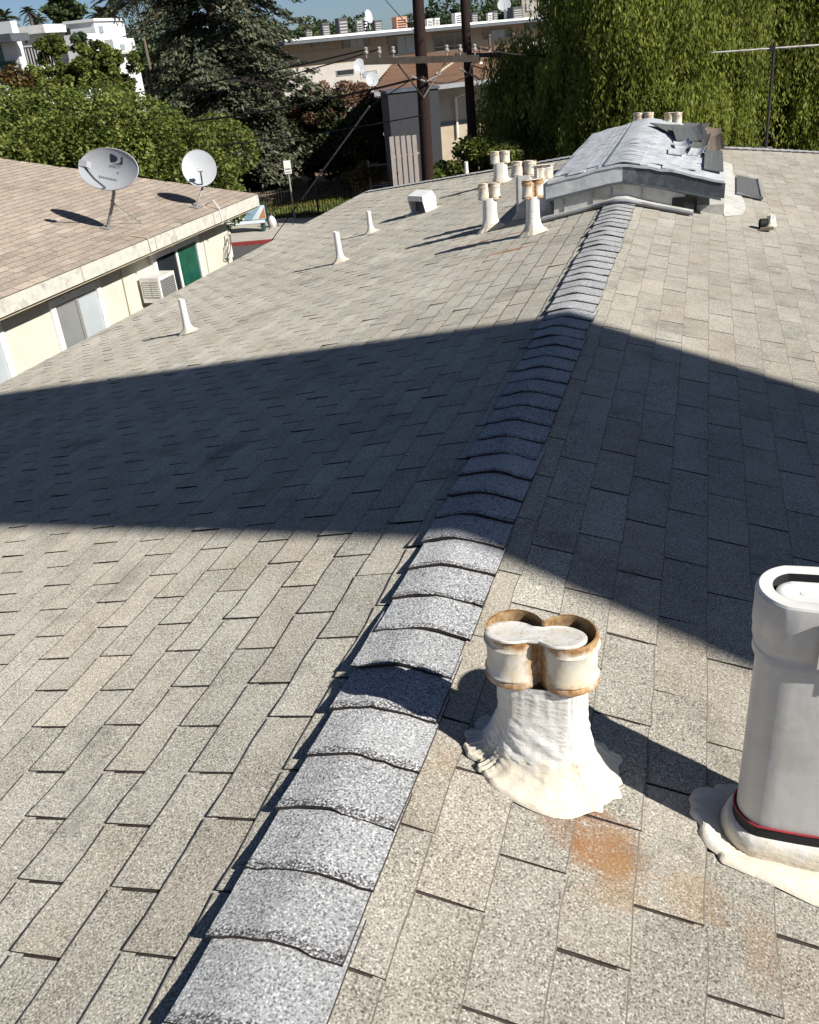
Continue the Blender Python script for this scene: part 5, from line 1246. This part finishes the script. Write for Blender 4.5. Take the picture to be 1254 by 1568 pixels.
b.obj('mesh', M['iron'], t)

# ============================================================ UTILITY POLES AND WIRES
def upole(label, q0, q1, D, r, Ztop):
    a, c = at(q0, D), at(q1, D); d = (a - c) / (a[2] - c[2]); base = c + d * (-7 - c[2]); t = thing('utility_pole', label, 'utility pole', base, 0, 'utility poles')
    b = MB(); H = Ztop + 7; b.tube([(0, 0, 0), tuple(d * H * .5), tuple(d * H)], [r * 1.25, r * 1.1, r * .85], 14); b.obj('pole', M['pole_wood'], t, smooth=True); return t, base, d
P1, b1, d1 = upole('thick dark brown utility pole carrying the crossarm', (640, 0), (655, 270), 22, .128, 5.5)
P2, b2, d2 = upole('thinner dark utility pole right of the thick one', (711, 0), (722, 190), 25.5, .108, 6.5)
ca, cb = at((556, 94), 22), at((731, 89), 22); dirv = (cb - ca); dirv /= np.linalg.norm(dirv); ctr = (ca + cb) / 2
offy = np.array([.08, -.20, 0])
b = MB(); b.obox(ctr + offy - b1, (cb - ca) / 2, np.cross(dirv, [0, 0, 1]) * .055, (0, 0, .068)); arm = b.obj('crossarm', M['arm_wood'], P1)
for px_ in (561, 581, 602, 683, 703, 725):
    f = (px_ - 556) / 175; p = ca + (cb - ca) * f + offy - b1; b = MB(); b.tube([p + [0, 0, .07], p + [0, 0, .17]], .014, 6); b.tube([p + [0, 0, .15], p + [0, 0, .19], p + [0, 0, .21], p + [0, 0, .26], p + [0, 0, .28]], [.045, .052, .03, .045, .02], 10); b.obj('insulator', M['ceramic'], arm, smooth=True)
pc = np.array(b1) * 0 + d1 * (ctr[2] + 7 - .75)
for sx in (-1, 1):
    b = MB(); e = ctr + dirv * sx * .52 + offy - b1 - np.array([0, 0, .07]); b.tube([pc + np.array([.05, -.17, 0]), e], .018, 5); b.obj('brace', M['bracket'] if sx > 0 else M['iron'], P1)
c = at((657, 120), 22); b = MB(); b.tube([at((676, 112), 22) - b1 + [0.05, -.2, 0], at((657, 124), 22) - b1 + [0, -.24, 0], at((638, 116), 22) - b1 + [-.05, -.2, 0]], .022, 5); b.obj('strap', M['ceramic'], P1)
c2a, c2b = at((700, 84), 25.5), at((770, 84), 26); b = MB(); b.obox((c2a + c2b) / 2 - b2 + np.array([0, -.2, 0]), (c2b - c2a) / 2, (0, .05, 0), (0, 0, .05)); b.obj('crossarm', M['arm_wood'], P2)
for q in (((719, 115), (722, 98)), ((720, 113), (735, 122)), ((716, 112), (703, 104))):
    b = MB(); b.tube([at(q[0], 25.3) - b2, at(q[1], 25.2) - b2], .025, 5); b.obj('bracket', M['ceramic'], P2)
def wire(pts, r, sag, label, mat='wire', name='wire', group='overhead wires'):
    P0, Pn = np.array(pts[0]), np.array(pts[1]); n_ = 14; b = MB()
    V = [P0 * 0 + (Pn - P0) * k / n_ - np.array([0, 0, sag * 4 * (k / n_) * (1 - k / n_)]) for k in range(n_ + 1)]
    b.tube(V, r, 6); return tag(b.obj(name, M[mat], None, P0, smooth=True), label, 'wire', group)
ins = lambda px_: ca + (cb - ca) * ((px_ - 556) / 175) + offy + np.array([0, 0, .23])
wire((ins(561), at((60, 150), 37)), .018, .25, 'overhead wire from the leftmost insulator sweeping left before the cedar')
wire((ins(581), at((60, 168), 36)), .015, .35, 'overhead wire from the second insulator, second from the top at left')
wire((at((648, 118), 21.7), at((60, 196), 35)), .028, .35, 'thick sagging cable below the crossarm running left')
wire((at((650, 176), 21.7), at((60, 230), 34)), .016, .3, 'lowest thin wire running left from the thick pole')
wire((at((650, 62), 21.7), at((560, -40), 34)), .010, .1, 'thin wire rising up left from the thick pole')
wire((ins(725), at((900, 78), 27)), .014, .15, 'overhead wire from the rightmost insulator into the weeping tree')
wire((at((652, 124), 21.7), at((722, 112), 25.4)), .014, .12, 'short slack wire tying the two poles together')
wire((at((722, 100), 25.4), at((820, 104), 33)), .014, .15, 'low wire leading right from the thinner pole over the brown roof')
# guy wire from the thick pole to the lawn
wire((at((652, 108), 21.9), at((566, 163), 24)), .012, 0, 'upper bare end of the guy wire')
b = MB(); p0, p1 = at((566, 163), 24), at((462, 305), 26); b.tube([(0, 0, 0), tuple(p1 - p0)], .021, 8); tag(b.obj('guy_wire_guard', M['guy'], None, p0, smooth=True), 'pale slanted guy wire guard crossing the dark trees', 'guy wire')
d_ = (p1 - p0); kx = (-7 - p1[2]) / d_[2]; wire((p1, p1 + d_ * kx), .012, 0, 'lower bare end of the guy wire')

# ============================================================ STREET SCENE BETWEEN THE HOUSES
gz = -7.0
def flat(name, poly, mat, z, kind='structure', th=.004):
    b = MB(); b.add([(p[0], p[1], z) for p in poly], [tuple(range(len(poly)))]); return tag(b.obj(name, M[mat], fix=False), kind=kind)
def gp(q): return atz(q, gz)
ka, kb = gp((350, 378)), gp((420, 372)); kd = (kb - ka) / np.linalg.norm((kb - ka)); kd[2] = 0; kn = np.array([-kd[1], kd[0], 0])
def K(u, v): return ka + kd * u + kn * v
flat('road', [K(-90, -14), K(90, -14), K(90, 0), K(-90, 0)], 'asphalt', gz + .006)
b = MB(); b.add([tuple(K(u, v)[:2]) + (z,) for z in (gz + .005, gz + .15) for (u, v) in ((-90, 0), (90, 0), (90, .28), (-90, .28))], [(4, 5, 6, 7), (0, 1, 5, 4), (2, 3, 7, 6)]); tag(b.obj('kerb', M['concrete'], fix=False), kind='structure')
b = MB(); b.add([tuple(K(u, v)[:2]) + (z,) for z in (gz + .007, gz + .154) for (u, v) in ((-6, -.02), (2.6, -.02), (2.6, .285), (-6, .285))], [(4, 5, 6, 7), (0, 1, 5, 4), (0, 4, 7, 3), (1, 2, 6, 5)]); tag(b.obj('kerb_paint', M['rustred'], fix=False), kind='structure')
vf = np.dot(gp((440, 348)) - ka, kn) + 1.6
flat('pavement', [K(-90, .28), K(90, .28), K(90, vf), K(-90, vf)], 'concrete', gz + .152)
flat('lawn', [K(-60, vf), K(10, vf), K(10, vf + 7), K(-60, vf + 7)], 'grass', gz + .16)
flat('dry_lawn', [K(-60, vf + 3.0), K(4.6, vf + 4.2), K(4.0, vf + 7), K(-60, vf + 7)], 'drygrass', gz + .168)
rg = np.random.default_rng(9); n_ = 14000; uu = rg.uniform(-9, 16, n_); vv = rg.uniform(vf + .1, vf + 6.9, n_)
P = ka + kd * uu[:, None] + kn * vv[:, None]; P[:, 2] = gz + .16; h = rg.uniform(.06, .2, n_)[:, None]; w = rg.normal(size=(n_, 3)) * [.05, .05, 0]; lean = np.concatenate([rg.normal(0, .05, (n_, 2)), h], 1)
tag(link('grass', quads_mesh('grass', np.stack([P - w * .5, P + w * .5, P + lean + w * .1, P + lean - w * .1], 1), M['leaf_ficus'])), kind='stuff')
# iron fence at the back of the pavement
t = thing('iron_fence', 'black iron picket fence along the lawn behind the bus bench', 'fence', K(0, vf + .15)); o_ = np.array(K(0, vf + .15))
pk_m = MB(); pk_m.box(-.014, .014, -.014, .014, .15, 1.75); pkm = pk_m.mesh('picket', M['iron'])
for k in range(95): link('picket', pkm, t, tuple(kd * (-7 + .16 * k)))
for zz in (.3, 1.62):
    b = MB(); b.tube([tuple(kd * -7 + [0, 0, zz]), tuple(kd * 8.2 + [0, 0, zz])], .024, 5); b.obj('rail', M['iron'], t)
for u_ in (-7, -3.3, .4, 4.1, 8.2):
    b = MB(); b.tube([tuple(kd * u_ + [0, 0, .12]), tuple(kd * u_ + [0, 0, 1.95])], .05, 6); b.obj('post', M['iron'], t)
# bench with an advert
bp = gp((378, 360)); yaw = math.atan2(kd[1], kd[0]); t = thing('bus_bench', 'dark green street bench with a pale blue advert on its back', 'bench', (bp[0], bp[1], gz + .152), yaw)
bs = MB(); bs.box(-1.15, 1.15, -.30, .28, .44, .52); bs.obj('seat', M['green_paint'], t)
bs = MB(); bs.box(-1.2, 1.2, .30, .36, .44, 1.32); bk_ = bs.obj('backrest', M['green_paint'], t)
bs = MB(); bs.box(-1.12, 1.12, .285, .2985, .56, 1.26); ad = bs.obj('advert', M['ad_white'], bk_)
bs = MB(); bs.prism([(-.1, .282, .56), (.35, .282, .56), (.95, .282, 1.26), (.45, .282, 1.26)], (0, -.004, 0)); bs.obj('advert_panel', M['ad_blue'], bk_)
bs = MB(); bs.prism([(.72, .282, .6), (1.1, .282, .6), (1.1, .282, 1.15)], (0, -.004, 0)); bs.obj('advert_panel', M['ad_orange'], bk_)
bs = MB()
for j in range(4): bs.box(-.95 + .12 * j, .05 + .1 * j, .278, .282, 1.12 - .1 * j, 1.16 - .1 * j)
bs.obj('advert_lettering', M['ink_grey'], bk_)
bs = MB(); bs.box(-1.16, 1.16, -.34, -.305, .46, .62); bs.obj('front_board', M['ad_white'], t)
for sx in (-1, 1):
    bs = MB(); bs.box(sx * .95 - .08, sx * .95 + .08, -.25, .34, 0, .438); bs.obj('leg', M['green_paint'], t)
bs = MB(); bs.tube([(1.22, .33, 0), (1.22, .33, 1.42)], .03, 6); bs.tube([(-1.22, .33, 1.42), (1.22, .33, 1.42)], .025, 6); bs.obj('frame', M['iron'], t)
# white sign on a post
sp = gp((453, 342)); t = thing('street_sign', 'white sign on a slim pale post beside the lawn', 'street sign', (sp[0], sp[1], gz + .15), yaw + .2); Hs = 3.1
bs = MB(); bs.tube([(0, 0, 0), (-.03, 0, Hs)], .042, 8); bs.obj('post', M['guy'], t, smooth=True)
bs = MB(); bs.box(-.22, .16, -.065, -.045, Hs - .62, Hs + .06); bs.obj('sign_plate', M['white_metal'], t)
bs = MB(); bs.box(-.18, .12, -.070, -.066, Hs - .42, Hs - .34); bs.box(-.18, .12, -.070, -.066, Hs - .56, Hs - .5); bs.obj('marking', M['ink_grey'], t)
# rubbish bag and a low pale bundle on the pavement
bgp = gp((418, 352)); rg = np.random.default_rng(6); t = thing('rubbish_bag', 'pale bag slumped on the pavement right of the bench', 'bag', (bgp[0], bgp[1], gz + .152)); V = []; na = 12
for k in range(7):
    f = k / 6; r_ = .26 * math.sin(math.pi * min(1, .18 + f * .8)) ** .7
    for j in range(na): V.append((r_ * math.cos(j * 2 * math.pi / na) * (1 + rg.normal(0, .08)), r_ * .8 * math.sin(j * 2 * math.pi / na) * (1 + rg.normal(0, .08)), .62 * f))
bs = MB(); bs.loft([V[k * na:(k + 1) * na] for k in range(7)], True, True); bs.obj('sack', M['bag'], t, smooth=True)
bs = MB(); bs.tube([(0, 0, .6), (.03, .02, .74)], [.05, .09], 8); bs.obj('knot', M['dark_metal'], t)
bgp = gp((438, 350)); t = thing('kerb_rail', 'low dark rail with short legs on the pavement by the sign post', 'rail', (bgp[0], bgp[1], gz + .152), yaw)
bs = MB(); bs.tube([(-.5, 0, .35), (.5, 0, .35)], .04, 6); bs.obj('bar', M['iron'], t)
for sx in (-.4, .4):
    bs = MB(); bs.tube([(sx, 0, 0), (sx, 0, .32)], .03, 6); bs.obj('leg', M['iron'], t)
